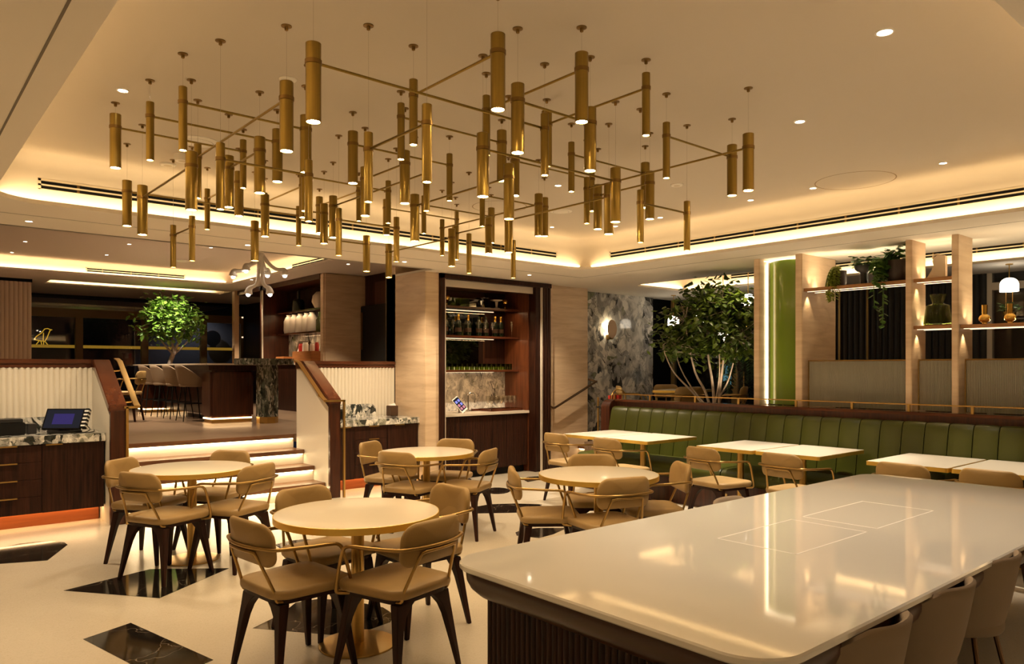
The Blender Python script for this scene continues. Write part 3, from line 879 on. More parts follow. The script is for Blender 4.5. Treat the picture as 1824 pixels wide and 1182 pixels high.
# wooden surround with rounded far corner
MB().box(7.695, 7.83, .2, 6.86, 0, 1.115).build('back_board', 'mahogany_wall', bq)
MB().box(7.665, 7.86, .2, 6.97, 1.095, 1.125).build('top_cap', 'mahogany_y', bq, bevel=.01)
ep = [(7.56, 0), (7.56, 1.0)] + [(7.68 - .12 * math.cos(R(a)), 1.0 + .12 * math.sin(R(a))) for a in range(15, 91, 15)] + [(7.86, 1.12), (7.86, 0)]
mb = MB(); mb.loft([[(x, 6.81, z) for x, z in ep], [(x, 6.97, z) for x, z in ep]]); mb.build('end_panel', 'mahogany_wall', bq, bevel=.006)
br = W(thing('brass_rail', 'thin brass gallery rail on short posts above the banquette back', 'rail', (7.72, 4, 1.125)))
MB().box(7.715, 7.725, .2, 6.9, 1.190, 1.202).build('bar', 'brass', br)
for y in (6.86, 6.24, 5.53, 4.92, 4.20, 3.58, 3.02, 2.46, 1.9, 1.3): MB().box(7.712, 7.728, y - .012, y + .012, 1.125, 1.192).build('post', 'brass', br)
fs = W(thing('floor_socket', 'small brass three-pin power socket on the banquette plinth', 'socket', (6.975, 4.62, .14)))
MB().box(6.970, 6.98, 4.585, 4.655, .105, .195).build('plate', 'socket_plate', fs, bevel=.002)
for dy, dz in ((0, .028), (-.016, -.012), (.016, -.012)): MB().box(6.968, 6.971, 4.62 + dy - .005, 4.62 + dy + .005, .148 + dz - .008, .148 + dz + .008).build('pin_hole', 'black_matte', fs, smooth=0)

# ------------------------------------------------------------------ long communal table
ct = W(thing('communal_table', 'long white quartz communal table with rounded corners and fluted dark wood base', 'table', (3.8, 1.8, 0)))
o = rrect(1.807, 5.77, 1.05, 2.56, .17, 10)
def inset(p, d, x0=1.807, x1=5.77, y0=1.05, y1=2.56, r=.17): return rrect(x0 + d, x1 - d, y0 + d, y1 - d, max(r - d, .03), 10)
mb = MB(); mb.loft([[(x, y, .722) for x, y in inset(o, .006)], [(x, y, .728) for x, y in o], [(x, y, .744) for x, y in o], [(x, y, .75) for x, y in inset(o, .006)]])
mb.build('table_top', 'white_quartz', ct, smooth=20)
rings = []
for d, z in ((.030, .722), (.022, .700), (.024, .675), (.036, .645), (.060, .618), (.095, .600), (.13, .590)): rings.append([(x, y, z) for x, y in rrect(1.807 + d, 5.77 - d, 1.05 + d, 2.56 - d, .16, 10)])
MB().loft(rings).build('wood_skirt', 'skirt_wood', ct, smooth=60)
MB().box(1.94, 2.62, 1.32, 2.425, 0, .592).box(2.62, 5.5, 1.62, 2.08, 0, .592).build('base_core', 'walnut', ct, smooth=0)
flutes('y', 1.32, 2.425, 1.94, 0, .592, .030, .010, -1).build('base_fluting', 'walnut', ct, smooth=70)
flutes('x', 1.94, 2.62, 2.425, 0, .592, .030, .010, 1).build('base_fluting', 'walnut', ct, smooth=70)
flutes('x', 1.94, 2.62, 1.32, 0, .592, .030, .010, -1).build('base_fluting', 'walnut', ct, smooth=70)
def outline(x0, x1, y0, y1, z, w_=.007):
    return MB().box(x0, x1, y0, y0 + w_, z, z + .0006).box(x0, x1, y1 - w_, y1, z, z + .0006).box(x0, x0 + w_, y0, y1, z, z + .0006).box(x1 - w_, x1, y0, y1, z, z + .0006)
outline(3.00, 3.68, 1.63, 2.03, .7502).build('inlay_outline', 'inlay_white', ct, smooth=0)
outline(3.79, 4.51, 1.63, 2.03, .7502).build('inlay_outline', 'inlay_white', ct, smooth=0)

# ------------------------------------------------------------------ shell chairs and bar stools (local front = +x)
def make_shell(name, seat_z, leg_mat, label, cat, ring=False, shell='taupe_fabric'):
    t = thing(name, label, cat)
    n = 28; z = seat_z
    def prof(th, k, off):
        # th 0 = back centre (at -x); k 0..1 from seat to rim
        c = abs(th) / 120.0
        rim = z + .305 - .25 * max(0, c - .25) ** 1.3 * 1.6
        zz = z - .03 + (rim - z + .03) * k
        r = .165 + .075 * k ** .7 + off
        return (-r * math.cos(R(th)) * 1.02 + .02, r * math.sin(R(th)) * 1.05, zz)
    ths = [-120 + 240 * i / n for i in range(n + 1)]
    ks = [0, .15, .35, .6, .85, .97]
    rings = []
    for th in ths:
        out = [prof(th, k, .012) for k in ks] + [prof(th, 1.0, 0)] + [prof(th, k, -.014) for k in reversed(ks)]
        rings.append(out)
    MB().loft(rings).build('shell', shell, t, smooth=60)
    cushion([(.02 + .195 * math.cos(R(a)), .195 * math.sin(R(a))) for a in range(0, 360, 12)], z - .05, z + .015, .02).build('seat_cushion', shell, t, smooth=60)
    for sx in (1, -1):
        for sy_ in (1, -1):
            MB().tube([(.02 + sx * .12, sy_ * .12, z - .045), (.02 + sx * .19, sy_ * .19, 0)], [.012, .008], 8).build('leg', leg_mat, t)
    if ring:
        k = .28; q = .12 + .07 * (1 - k / (z - .045))
        MB().tube([(.02 + q, q, k), (.02 - q, q, k), (.02 - q, -q, k), (.02 + q, -q, k)], .007, 6, closed=True).build('footrest', leg_mat, t)
    return t
sh0 = make_shell('shell_chair', .45, 'bronze', 'x', 'chair')
SH = [(2.45, 1.20, 90, 'taupe shell chair at the communal table, leftmost of the three at lower right'),
      (3.06, 1.21, 90, 'taupe shell chair at the communal table, middle one of three at lower right'),
      (3.68, 1.23, 90, 'taupe shell chair at the communal table, cut by the right picture edge'),
      (3.97, 2.42, -90, 'pale shell chair on the far side of the communal table, only its rim showing')]
for i, (x, y, a, lab) in enumerate(SH):
    o = sh0 if i == 0 else copy_tree(sh0)
    o.location = (x, y, 0); o.rotation_euler = (0, 0, R(a)); o['label'] = lab; o['group'] = 'shell chairs at the communal table'

# ------------------------------------------------------------------ brass tube pendants: pairs of tubes joined by a rod, six of each kind
ZC = 3.25
LEN = .343
RT, RK = .0335, .0225
FIX = [
  (3.175, 'TK', [(1.158, 5.267, 1.98, 5.267), (3.19, 6.549, 3.19, 5.79), (3.73, 6.23, 4.568, 6.23), (3.25, 3.912, 2.445, 3.912), (3.608, 4.188, 4.438, 4.188), (3.221, 3.431, 3.221, 2.632)], 'thick and slim brass tube pair hung closest to the ceiling'),
  (3.12, 'TK', [(2.002, 4.723, 1.223, 4.723), (2.64, 5.71, 2.64, 6.5), (2.401, 4.438, 3.189, 4.438), (4.576, 5.669, 3.786, 5.669), (2.67, 2.59, 2.67, 3.353), (4.468, 3.659, 3.67, 3.659)], 'thick and slim brass tube pair in the second highest tier'),
  (3.07, 'TK', [(2.127, 5.745, 2.127, 6.471), (2.44, 5.24, 3.154, 5.24), (1.962, 4.21, 1.255, 4.21), (2.149, 2.614, 2.149, 3.316), (4.527, 4.851, 3.82, 4.851), (4.433, 2.876, 3.716, 2.876)], 'thick and slim brass tube pair in the third highest tier'),
  (2.97, 'TK', [(1.437, 6.175, 2.811, 6.175), (1.544, 3.532, 1.544, 4.877), (1.45, 3.036, 2.834, 3.036), (2.86, 5.622, 2.86, 4.25), (4.103, 4.467, 4.103, 5.83), (4.018, 2.494, 4.018, 3.844)], 'thick and slim brass tube pair joined by the longest rod'),
  (2.97, 'TT', [(1.788, 4.484, 1.788, 5.016), (2.935, 5.938, 2.412, 5.938), (2.623, 4.15, 2.623, 4.67), (4.368, 5.45, 4.368, 5.977), (2.436, 2.807, 2.96, 2.807), (4.247, 3.436, 4.247, 3.946)], 'pair of thick brass tubes on a short rod'),
  (2.825, 'TT', [(1.407, 4.559, 1.407, 5.625), (2.488, 6.348, 3.58, 6.348), (3.995, 5.524, 3.995, 6.627), (2.503, 3.173, 3.58, 3.173), (3.003, 3.544, 3.003, 4.615), (3.869, 3.491, 3.869, 4.57)], 'pair of thick brass tubes on a long low rod'),
  (2.717, 'KK', [(1.835, 5.929, 1.835, 6.408), (1.841, 3.914, 1.353, 3.914), (3.053, 4.95, 2.563, 4.95), (1.851, 2.747, 1.851, 3.263), (4.412, 5.145, 3.905, 5.145), (3.805, 3.156, 4.308, 3.156)], 'pair of slim brass tubes hung lowest of all'),
]
ORD = ['leftmost', 'second from left', 'third from left', 'third from right', 'second from right', 'rightmost']
def tube_mesh(r):
    m = MB()
    m.lathe([(r - .004, -LEN), (r, -LEN), (r, 0), (r - .003, .002), (.004, .002), (.004, -.03)], n=28, cap=False)
    m.lathe([(r - .004, -LEN), (r - .005, -LEN + .02)], n=28, cap=False)
    return m.mesh('lamp_tube', 'brass_pendant', 40)
def collar_mesh(r): return MB().lathe([(r, -.092), (r + .0035, -.091), (r + .0035, -.073), (r, -.072)], n=28, cap=False).mesh('collar', 'brass_dark', 40)
def lens_mesh(r): return MB().lathe([(r - .0045, 0), (.0, 0.0001)], c=(0, 0, -LEN + .006), n=24, cap=False).mesh('lens', 'pendant_lens', 0)
TM = {'T': tube_mesh(RT), 'K': tube_mesh(RK)}
CM = {'T': collar_mesh(RT), 'K': collar_mesh(RK)}
LM = {'T': lens_mesh(RT), 'K': lens_mesh(RK)}
CAN = MB().lathe([(.026, 0), (.026, -.004), (.009, -.007), (.009, -.022), (.005, -.025), (.0, -.025)], n=20, cap=False).mesh('canopy', 'brass_dark', 40)
for zt, kinds, rows, desc in FIX:
    for i, (xa, ya, xb, yb) in enumerate(rows):
        t = thing('pendant_light', desc + ', ' + ORD[i] + ' of six', 'pendant light', ((xa + xb) / 2, (ya + yb) / 2, ZC), 0, 'brass tube pendants: ' + desc)
        cx, cy = (xa + xb) / 2, (ya + yb) / 2
        for k, x, y in ((kinds[0], xa, ya), (kinds[1], xb, yb)):
            tb = put('lamp_tube', TM[k], t, (x - cx, y - cy, zt - ZC))
            put('collar', CM[k], tb); put('lens', LM[k], tb)
            put('canopy', CAN, t, (x - cx, y - cy, 0))
            MB().tube([(x - cx, y - cy, -.022), (x - cx, y - cy, zt - ZC)], .0008, 5).build('wire', 'steel', t, world=False)
        zr = zt - .082 - ZC
        d = Vector((xb - xa, yb - ya, 0)); L = d.length; d.normalize()
        ra = RT if kinds[0] == 'T' else RK; rb = RT if kinds[1] == 'T' else RK
        p = Vector((xa - cx, ya - cy, zr)) + d * ra; q = Vector((xb - cx, yb - cy, zr)) - d * rb
        MB().tube([tuple(p), tuple(q)], .0068, 8).build('rod', 'brass_pendant', t, world=False)

# ------------------------------------------------------------------ ceiling fittings
dl_me = MB().lathe([(.036, 0), (.036, -.004), (.029, -.005), (.027, -.001)], n=20, cap=False).mesh('trim_ring', 'white_plastic')
dl_le = MB().lathe([(.027, -.0012), (.0, -.0011)], n=16, cap=False).mesh('lens', 'downlight_lens', 0)
def downlight(x, y, z, label, power=0, tgt=None, ang=70, k=1.0, col=(1.0, .79, .53)):
    t = thing('downlight', label, 'downlight', (x, y, z), 0, 'recessed ceiling downlights')
    put('trim_ring', dl_me, t); put('lens', dl_le, t)
    if k != 1: t.scale = (k, k, 1)
    if power: spot('downlight_beam', (x, y, z - .02), power, tgt or (x, y, 0), ang, col)
WHITE = (1.0, 0.86, 0.66)
DL = [
 (3.873, 1.63, 3.25, 'largest recessed downlight, at upper right of the main ceiling', DOWN * 1.3, 80, 1.3),
 (4.83, 2.60, 3.25, 'recessed downlight right of the rightmost pendants on the main ceiling', DOWN * .7, 80, 1.1),
 (6.71, 2.355, 3.25, 'recessed downlight over the banquette tables, nearest the right picture edge', DOWN * 3.6, 46, 1),
 (6.71, 3.48, 3.25, 'recessed downlight just left of the round ceiling hatch outline', DOWN * 3.6, 46, 1),
 (6.71, 4.14, 3.25, 'recessed downlight over the middle banquette tables', DOWN * 3.6, 46, 1),
 (6.71, 5.28, 3.25, 'recessed downlight over the banquette, right of the lowest right pendant pair', DOWN * 3.6, 46, 1),
 (6.71, 5.95, 3.25, 'recessed downlight over the far banquette table', DOWN * 3.6, 46, 1),
 (6.17, 6.48, 3.25, 'recessed downlight near the far corner of the main ceiling', DOWN * .8, 70, .8),
 (4.81, 4.97, 3.25, 'recessed downlight visible between the middle pendants', DOWN * .5, 70, 1),
 (1.14, 5.0, 3.25, 'recessed downlight at the left of the main ceiling', DOWN * .5, 80, 1.0),
 (1.00, 7.64, 2.83, 'recessed downlight at the left end of the soffit over the steps', DOWN * 1.35, 125, 1),
 (2.92, 7.64, 2.83, 'recessed downlight in the soffit over the steps, behind the pendants', DOWN * 1.0, 125, 1),
 (4.81, 7.62, 2.83, 'recessed downlight in the soffit in front of the right sideboard', DOWN * 1.9, 125, 1),
 (6.79, 7.58, 2.83, 'recessed downlight in the soffit in front of the bar', DOWN * 1.9, 125, 1),
]
for x, y, z, lab, p_, an, k in DL:
    downlight(x, y, z, lab, p_, None, an, k, (1.0, .85, .66) if 6.7 < x < 6.72 or x == 3.873 else (1.0, .79, .53))
# unseen downlights added out of frame, their bounce fills the left beam
for x, y, lab in ((-1.6, 1.2, 'unseen fill downlight added left of the camera'), (-1.6, 4.6, 'unseen fill downlight added at the far left outside the frame'), (1.6, -1.6, 'unseen fill downlight added behind the camera'), (5.4, -1.4, 'unseen fill downlight added behind the communal table')):
    downlight(x, y, 2.83, lab, DOWN * 1.3, None, 100)
UL = [(1.77, 13.9, 3.55, 'recessed downlight in the upper room ceiling, upper one at far left'), (1.76, 15.35, 3.55, 'recessed downlight in the upper room ceiling, lower one at far left'),
      (3.08, 13.1, 3.55, 'recessed downlight in the upper room ceiling, upper one above the tree'), (3.07, 14.6, 3.55, 'recessed downlight in the upper room ceiling, lower one above the tree'),
      (4.2, 12.6, 3.55, 'recessed downlight over the upper bar counter'), (2.9, 10.2, 3.55, 'recessed downlight over the upper landing, hidden by the soffit'),
      (6.01, 11.27, 3.30, 'recessed downlight in front of the upper travertine block'), (5.62, 14.5, 3.30, 'recessed downlight before the upper back bar'), (6.1, 15.75, 3.30, 'recessed downlight at the far end of the upper back bar')]
for x, y, z, lab in UL: downlight(x, y, z, lab, UPPER, None, 90)
def disc(name, x, y, z, r, h, label, cat, m='white_plastic', slots=False):
    t = thing(name, label, cat, (x, y, z))
    MB().lathe([(r, 0), (r, -h * .4), (r * .86, -h), (.0, -h)], n=32, cap=False).build('housing', m, t, world=False)
    if slots: MB().lathe([(r * .72, -h - .0006), (r * .70, -h - .0006)], n=32, cap=False).build('grille_ring', 'grey_dark', t, world=False)
    else: MB().lathe([(r * .5, -h - .001), (.0, -h - .0012)], n=24, cap=False).build('centre_cap', 'vent_frame', t, world=False)
    return t
disc('ceiling_speaker', 1.83, 5.753, 3.25, .14, .012, 'large round white ceiling speaker behind the left pendants', 'speaker', slots=True)
disc('smoke_detector', 1.848, 6.21, 3.25, .065, .05, 'domed white smoke detector behind the left pendants', 'smoke detector')
disc('ceiling_sensor', 1.837, 6.562, 3.25, .065, .014, 'flat white ceiling sensor left of the smoke detector', 'sensor')
disc('ceiling_sensor', 1.835, 4.177, 3.25, .05, .010, 'flat white ceiling disc just above the second tall pendant from left', 'sensor')
disc('ceiling_speaker', 5.623, 5.763, 3.25, .12, .010, 'round white ceiling speaker beyond the right pendants', 'speaker', slots=True)
disc('ceiling_sensor', 5.626, 4.235, 3.25, .06, .012, 'small flat ceiling sensor right of the pendants', 'sensor')
disc('ceiling_speaker', 4.3, 14.5, 3.55, .14, .012, 'round white speaker in the upper room ceiling', 'speaker', slots=True)
struct('trim_6', MB().lathe([(.33, -.0005), (.335, -.002), (.34, -.0005)], c=(6.74, 3.10, 3.25), n=48, cap=False), 'brass_dark')
struct('trim_7', MB().lathe([(.28, -.0005), (.285, -.002), (.29, -.0005)], c=(4.98, 6.03, 3.25), n=48, cap=False), 'brass_dark')

# ------------------------------------------------------------------ sideboards either side of the stairs
def sideboard(label, x0, x1, cols, yf=8.36, yb=8.945):
    """cols: (xa, xb, 'door'|'drawers', handle side)"""
    t = W(thing('sideboard', label, 'cabinet', ((x0 + x1) / 2, yb - .3, 0)))
    MB().box(x0, x1, yf + .02, yb, .16, .82).build('carcass', 'walnut', t, smooth=0)
    MB().box(x0, x1, 8.60, yb, 0, .16).build('kick_board', 'copper_wood', t, smooth=0)
    MB().box(x0 + .02, x1 - .02, 8.575, 8.59, .13, .145).build('kick_light', 'led_kick', t, smooth=0)
    area('kick_lamp', ((x0 + x1) / 2, 8.48, .155), x1 - x0, .03, KICK * (x1 - x0), (0, 0, 0), (1, .60, .26))
    for xa, xb, kind, hx in cols:
        if kind == 'door':
            d = MB().box(xa + .003, xb - .003, yf, yf + .02, .16, .815).build('door', 'walnut', t, smooth=0)
            MB().box(hx - .07, hx + .07, yf - .018, yf + .004, .806, .818).build('handle', 'brass', d)
        else:
            for k in range(4):
                z1 = .815 - k * .164
                d = MB().box(xa + .003, xb - .003, yf, yf + .02, z1 - .161, z1).build('drawer', 'walnut', t, smooth=0)
                MB().box(hx - .07, hx + .07, yf - .018, yf + .004, z1 - .009, z1 + .003).build('handle', 'brass', d)
    return t
sideboard('dark wood sideboard left of the steps with drawers and a door', -1.6, 1.735, [(-1.6, -.4, 'door', -.7), (-.4, .55, 'door', .2), (.55, 1.20, 'drawers', .93), (1.20, 1.735, 'door', 1.30)])
sideboard('dark wood sideboard right of the steps between balustrade and travertine pier', 4.285, 5.49, [(4.285, 4.55, 'door', 4.42), (4.55, 5.02, 'drawers', 4.82), (5.02, 5.49, 'door', 5.20)])
def wtop(label, x0, x1, bs0, bs1, arch=False):
    t = W(thing('marble_worktop', label, 'worktop', ((x0 + x1) / 2, 8.65, .82)))
    MB().box(x0, x1, 8.335, 8.950, .82, .90).build('slab', 'counter_marble', t, bevel=.004)
    p = [(bs0, .90), (bs1, .90)]
    if arch: p += [(bs1, .93)] + [(bs1 - .10 + .10 * math.cos(R(a)), .97 + .10 * math.sin(R(a))) for a in range(10, 91, 16)] + [(bs0, 1.07)]
    else: p += [(bs1, 1.05), (bs0, 1.05)]
    mb = MB(); mb.loft([[(x, 8.925, z) for x, z in p], [(x, 8.950, z) for x, z in p]]); mb.build('backsplash', 'counter_marble', t, smooth=0)
wtop('thick veined marble top on the left sideboard', -1.6, 1.745, -1.6, 1.52)
wtop('thick veined marble top on the right sideboard', 4.225, 5.50, 4.23, 5.18, True)

# left sideboard: till screen, printer, cables
t = W(thing('till_monitor', 'tilted touchscreen till with dark blue screen and striped side on the left worktop', 'monitor', (1.43, 8.62, .90)))
M_ = Matrix.Translation((1.43, 8.64, 1.035)) @ Matrix.Rotation(R(-38), 4, 'Z') @ Matrix.Rotation(R(-28), 4, 'X')
m = MB().box(-.19, .19, -.012, .012, -.115, .115); m.xf(M_); m.build('screen_body', 'black_gloss', t, bevel=.004)
m = MB().box(-.175, .175, -.0135, -.0122, -.100, .100); m.xf(M_); sc_ = m.build('screen', 'screen_dim', t, smooth=0)
m = MB().box(-.10, .10, -.0142, -.0136, -.06, .055); m.xf(M_); m.build('window_image', 'screen_blue', t, smooth=0)
MB().box(1.29, 1.57, 8.52, 8.72, .90, .925).box(1.38, 1.48, 8.63, 8.70, .925, 1.0).build('stand', 'black_matte', t, bevel=.004)
m = MB().box(.191, .235, -.02, .03, -.10, .115); m.xf(M_); m.build('side_reader', 'black_matte', t, bevel=.006)
for k in range(5):
    m = MB().box(.236, .238, -.018, .028, -.085 + k * .04, -.07 + k * .04).box(.193, .233, -.022, -.0205, -.085 + k * .04, -.07 + k * .04); m.xf(M_); m.build('stripe', 'paper_white', t, smooth=0)
t = W(thing('receipt_printer', 'black receipt printer with a slim box on top on the left worktop', 'printer', (.97, 8.72, .90)))
MB().box(.88, 1.10, 8.60, 8.82, .90, 1.02).build('body', 'black_matte', t, bevel=.008)
MB().box(.87, 1.08, 8.62, 8.80, 1.021, 1.055).build('top_unit', 'grey_dark', t, bevel=.004)
MB().box(1.12, 1.20, 8.66, 8.78, .90, 1.0).build('card_reader', 'grey_dark', t, bevel=.005)
t = W(thing('coiled_cable', 'loose grey cable coil beside the receipt printer', 'cable', (.80, 8.7, .90)))
MB().tube([(.80 + .045 * math.cos(a * .7) * (1 - a * .01), 8.68 + .03 * math.sin(a * .7), .905 + .0035 * a) for a in range(30)], .005, 6).build('cable', 'steel', t, smooth=80)
t = W(thing('cable_bundle', 'thin black cables trailing under the till screen', 'cable', (1.58, 8.55, .90)))
MB().tube(smooth_path([(1.51, 8.50, .906), (1.58, 8.46, .908), (1.64, 8.52, .93), (1.62, 8.60, .97)], 5), .004, 6).tube(smooth_path([(1.49, 8.50, .906), (1.57, 8.43, .906), (1.66, 8.48, .906), (1.69, 8.58, .92)], 5), .004, 6).build('cable', 'black_matte', t, smooth=80)
# right sideboard: speaker box and tissue cup
t = W(thing('black_box', 'small black terminal box on the right worktop beside the brass post', 'device', (4.42, 8.70, .90)))
m = MB(); m.loft([[(4.33, 8.60, .90), (4.53, 8.60, .90), (4.53, 8.80, .90), (4.33, 8.80, .90)], [(4.32, 8.59, 1.0), (4.55, 8.59, 1.0), (4.55, 8.81, 1.0), (4.32, 8.81, 1.0)]]); m.build('body', 'black_matte', t, bevel=.006)
MB().box(4.34, 4.53, 8.62, 8.79, 1.0, 1.025).build('lid', 'grey_dark', t, bevel=.004)
t = W(thing('tissue_holder', 'dark brown leather tissue holder at the right end of the right worktop', 'holder', (5.36, 8.80, .90)))
MB().box(5.30, 5.42, 8.74, 8.86, .90, 1.04).build('box', 'brown_leather', t, bevel=.006)
m = MB(); m.loft([[(5.32, 8.77, 1.04), (5.40, 8.77, 1.04), (5.40, 8.83, 1.04), (5.32, 8.83, 1.04)], [(5.335, 8.785, 1.06), (5.395, 8.79, 1.075), (5.385, 8.82, 1.055), (5.33, 8.82, 1.07)]]); m.build('tissue', 'paper_white', t)

# ------------------------------------------------------------------ the bar alcove
bf = sgroup('trim_bar_portal', (6.75, 8.22, 0))
MB().box(5.72, 5.80, 8.17, 8.30, 0, 2.825).build('jamb', 'walnut', bf, bevel=.004)
MB().box(7.47, 7.565, 8.20, 8.42, 0, 2.825).build('folded_leaf', 'walnut', bf, bevel=.004)
flutes('x', 7.60, 7.765, 8.19, 0, 2.80, .055, .012, -1).build('folded_leaf', 'walnut', bf, smooth=70)
MB().box(7.59, 7.775, 8.19, 8.40, 0, 2.825).build('jamb', 'walnut', bf, bevel=.004)
MB().box(7.567, 7.590, 8.175, 8.21, 0, 2.76).build('edge_strip', 'stone_white', bf)
MB().box(5.803, 5.825, 8.19, 8.22, 0, 2.76).build('edge_strip', 'stone_white', bf)
MB().box(5.72, 7.775, 8.17, 8.35, 2.76, 2.825).build('head', 'walnut', bf, bevel=.004)
MB().box(5.80, 7.50, 8.26, 8.29, 2.665, 2.76).build('valance', 'stone_white', bf)
ba = sgroup('wall_bar_alcove', (6.6, 8.9, 0))
MB().box(7.45, 7.475, 8.35, 8.93, 0, 2.76).build('side_panel', 'bar_side', ba, smooth=0)
MB().box(5.72, 5.80, 8.30, 8.93, 0, 2.76).build('side_panel', 'bar_side', ba, smooth=0)
MB().box(5.72, 7.47, 8.30, 8.93, 2.70, 2.76).build('alcove_ceiling', 'bar_side', ba, smooth=0)
MB().box(5.80, 7.05, 8.895, 8.90, 1.57, 2.70).build('mirror', 'mirror', ba, smooth=0)
MB().box(7.05, 7.45, 8.893, 8.90, 1.57, 2.70).build('back_panel', 'walnut', ba, smooth=0)
MB().box(5.80, 7.45, 8.89, 8.90, .90, 1.57).build('marble_splashback', 'bar_marble', ba, smooth=0)
MB().box(5.72, 7.47, 8.90, 8.95, 0, 2.76).build('back_wall', 'walnut', ba, smooth=0)
bc = W(thing('bar_cabinet', 'dark ribbed wood bar cabinet under the alcove shelves', 'cabinet', (6.6, 8.6, 0)))
MB().box(5.81, 7.44, 8.36, 8.88, .10, .875).build('carcass', 'walnut', bc, smooth=0)
for k in range(4):
    xa = 5.815 + k * .405
    flutes('x', xa, xa + .400, 8.35, .11, .865, .025, .006, -1).build('door', 'walnut', bc, smooth=70)
MB().box(5.83, 7.42, 8.42, 8.88, 0, .10).build('kick_board', 'black_matte', bc, smooth=0)
t = W(thing('bar_worktop', 'pale stone worktop of the bar alcove', 'worktop', (6.6, 8.6, .88)))
MB().box(5.805, 7.445, 8.31, 8.885, .880, .918).build('slab', 'stone_white', t, bevel=.003)
for z, nm in ((2.41, 'top'), (1.99, 'middle'), (1.495, 'lowest')):
    t = W(thing('bar_shelf', nm + ' dark wood shelf of the bar alcove', 'shelf', (6.6, 8.72, z), 0, 'bar alcove shelves'))
    MB().box(5.80, 7.45, 8.55, 8.89, z, z + .032).build('board', 'mahogany', t, bevel=.003)
    MB().box(5.82, 7.2, 8.86, 8.872, z - .006, z).build('light_strip', 'led_bar', t, smooth=0)
    area('shelf_lamp', (6.62, 8.60, z - .009), 1.55, .012, BARL, (0, 0, 0), (1, .62, .30))

def lathe_thing(name, prof, m, label, cat, loc, n=20, group=None):
    t = thing(name, label, cat, loc, 0, group)
    MB().lathe(prof, n=n, cap=False).build('body', m, t, world=False, smooth=50)
    return t
def wine_glass_mesh(h=.21, r=.038):
    return MB().lathe([(.032, 0), (.030, .003), (.006, .008), (.004, .04), (.004, h * .42), (r * .6, h * .5), (r, h * .64), (r * .98, h * .8), (r * .8, h), (r * .77, h), (r * .94, h * .8), (r * .95, h * .64), (r * .5, h * .52), (.0, h * .47)], n=16, cap=False).mesh('body', 'thin_glass', 60)
def flute_mesh(h=.24, r=.024):
    return MB().lathe([(.030, 0), (.028, .003), (.005, .008), (.004, h * .38), (r * .6, h * .5), (r, h * .75), (r * .85, h), (r * .82, h), (r * .95, h * .75), (.0, h * .42)], n=14, cap=False).mesh('body', 'thin_glass', 60)
BOT = MB().lathe([(.0, 0), (.044, 0), (.045, .01), (.045, .17), (.038, .205), (.020, .235), (.016, .25)], n=20, cap=False).mesh('glass_body', 'glass_bottle', 50)
FOIL = MB().lathe([(.024, .222), (.018, .245), (.016, .285), (.019, .288), (.019, .305), (.014, .315), (.0, .317)], n=18, cap=False).mesh('foil', 'foil_gold', 50)
BLBL = MB().lathe([(.0455, .06), (.0455, .12)], n=20, cap=False).mesh('paper_label', 'brown_leather', 50)
NECK = MB().lathe([(.017, .24), (.015, .30), (.0, .302)], n=14, cap=False).mesh('neck', 'glass_bottle', 50)
def bottle(x, y, z, foil, label):
    t = thing('wine_bottle', label, 'bottle', (x, y, z), 0, 'bottles on the middle bar shelf')
    put('glass_body', BOT, t); put('paper_label', BLBL, t)
    put('foil', FOIL, t) if foil else put('neck', NECK, t)
zs = 2.022
for i, (x, f) in enumerate(((5.92, 1), (6.03, 0), (6.20, 0), (6.44, 1), (6.62, 1), (6.82, 0), (6.95, 0), (7.13, 1), (7.24, 1))):
    bottle(x, 8.74, zs, f, ('gold-foiled champagne bottle' if f else 'dark wine bottle') + ' on the middle bar shelf, ' + ['first', 'second', 'third', 'fourth', 'fifth', 'sixth', 'seventh', 'eighth', 'ninth'][i] + ' bottle from left')
WG, FG = wine_glass_mesh(), flute_mesh()
for i, (x, k) in enumerate(((6.11, 'w'), (6.26, 'f'), (6.53, 'f'), (6.72, 'f'), (6.84, 'w'), (6.98, 'w'), (7.36, 'f'))):
    t = thing('stem_glass', ('stemmed wine glass' if k == 'w' else 'champagne flute') + ' in front of the bottles, ' + ['first', 'second', 'third', 'fourth', 'fifth', 'sixth', 'seventh'][i] + ' glass from left', 'glass', (x, 8.62, zs), 0, 'glasses on the middle bar shelf')
    put('body', WG if k == 'w' else FG, t)
TUM = MB().lathe([(.0, .004), (.030, .004), (.034, .09), (.037, .09), (.034, .0), (.0, .0)], n=16, cap=False).mesh('body', 'thin_green', 50)
ORDS = ['first', 'second', 'third', 'fourth', 'fifth', 'sixth', 'seventh', 'eighth', 'ninth', 'tenth', 'eleventh', 'twelfth', 'thirteenth', 'fourteenth', 'fifteenth', 'sixteenth', 'seventeenth']
for i in range(17):
    t = thing('green_tumbler', 'green glass tumbler, ' + ORDS[i] + ' from left on the lowest bar shelf', 'glass', (5.87 + i * .0905, 8.62, 1.527), 0, 'green tumblers on the lowest bar shelf')
    put('body', TUM, t)
z3 = 2.442
STAND = [(.0, 0), (.055, 0), (.050, .01), (.014, .02), (.022, .10), (.085, .115), (.09, .122), (.085, .122), (.0, .118)]
lathe_thing('cake_stand', STAND, 'ceramic_cream', 'cream footed stand at the left end of the top bar shelf', 'stand', (5.93, 8.66, z3))
lathe_thing('copper_goblet', [(.0, 0), (.035, 0), (.030, .008), (.012, .02), (.014, .06), (.045, .085), (.052, .115), (.040, .145), (.036, .145), (.046, .115), (.0, .07)], 'gold', 'round copper goblet on the top bar shelf, left half', 'goblet', (6.17, 8.66, z3))
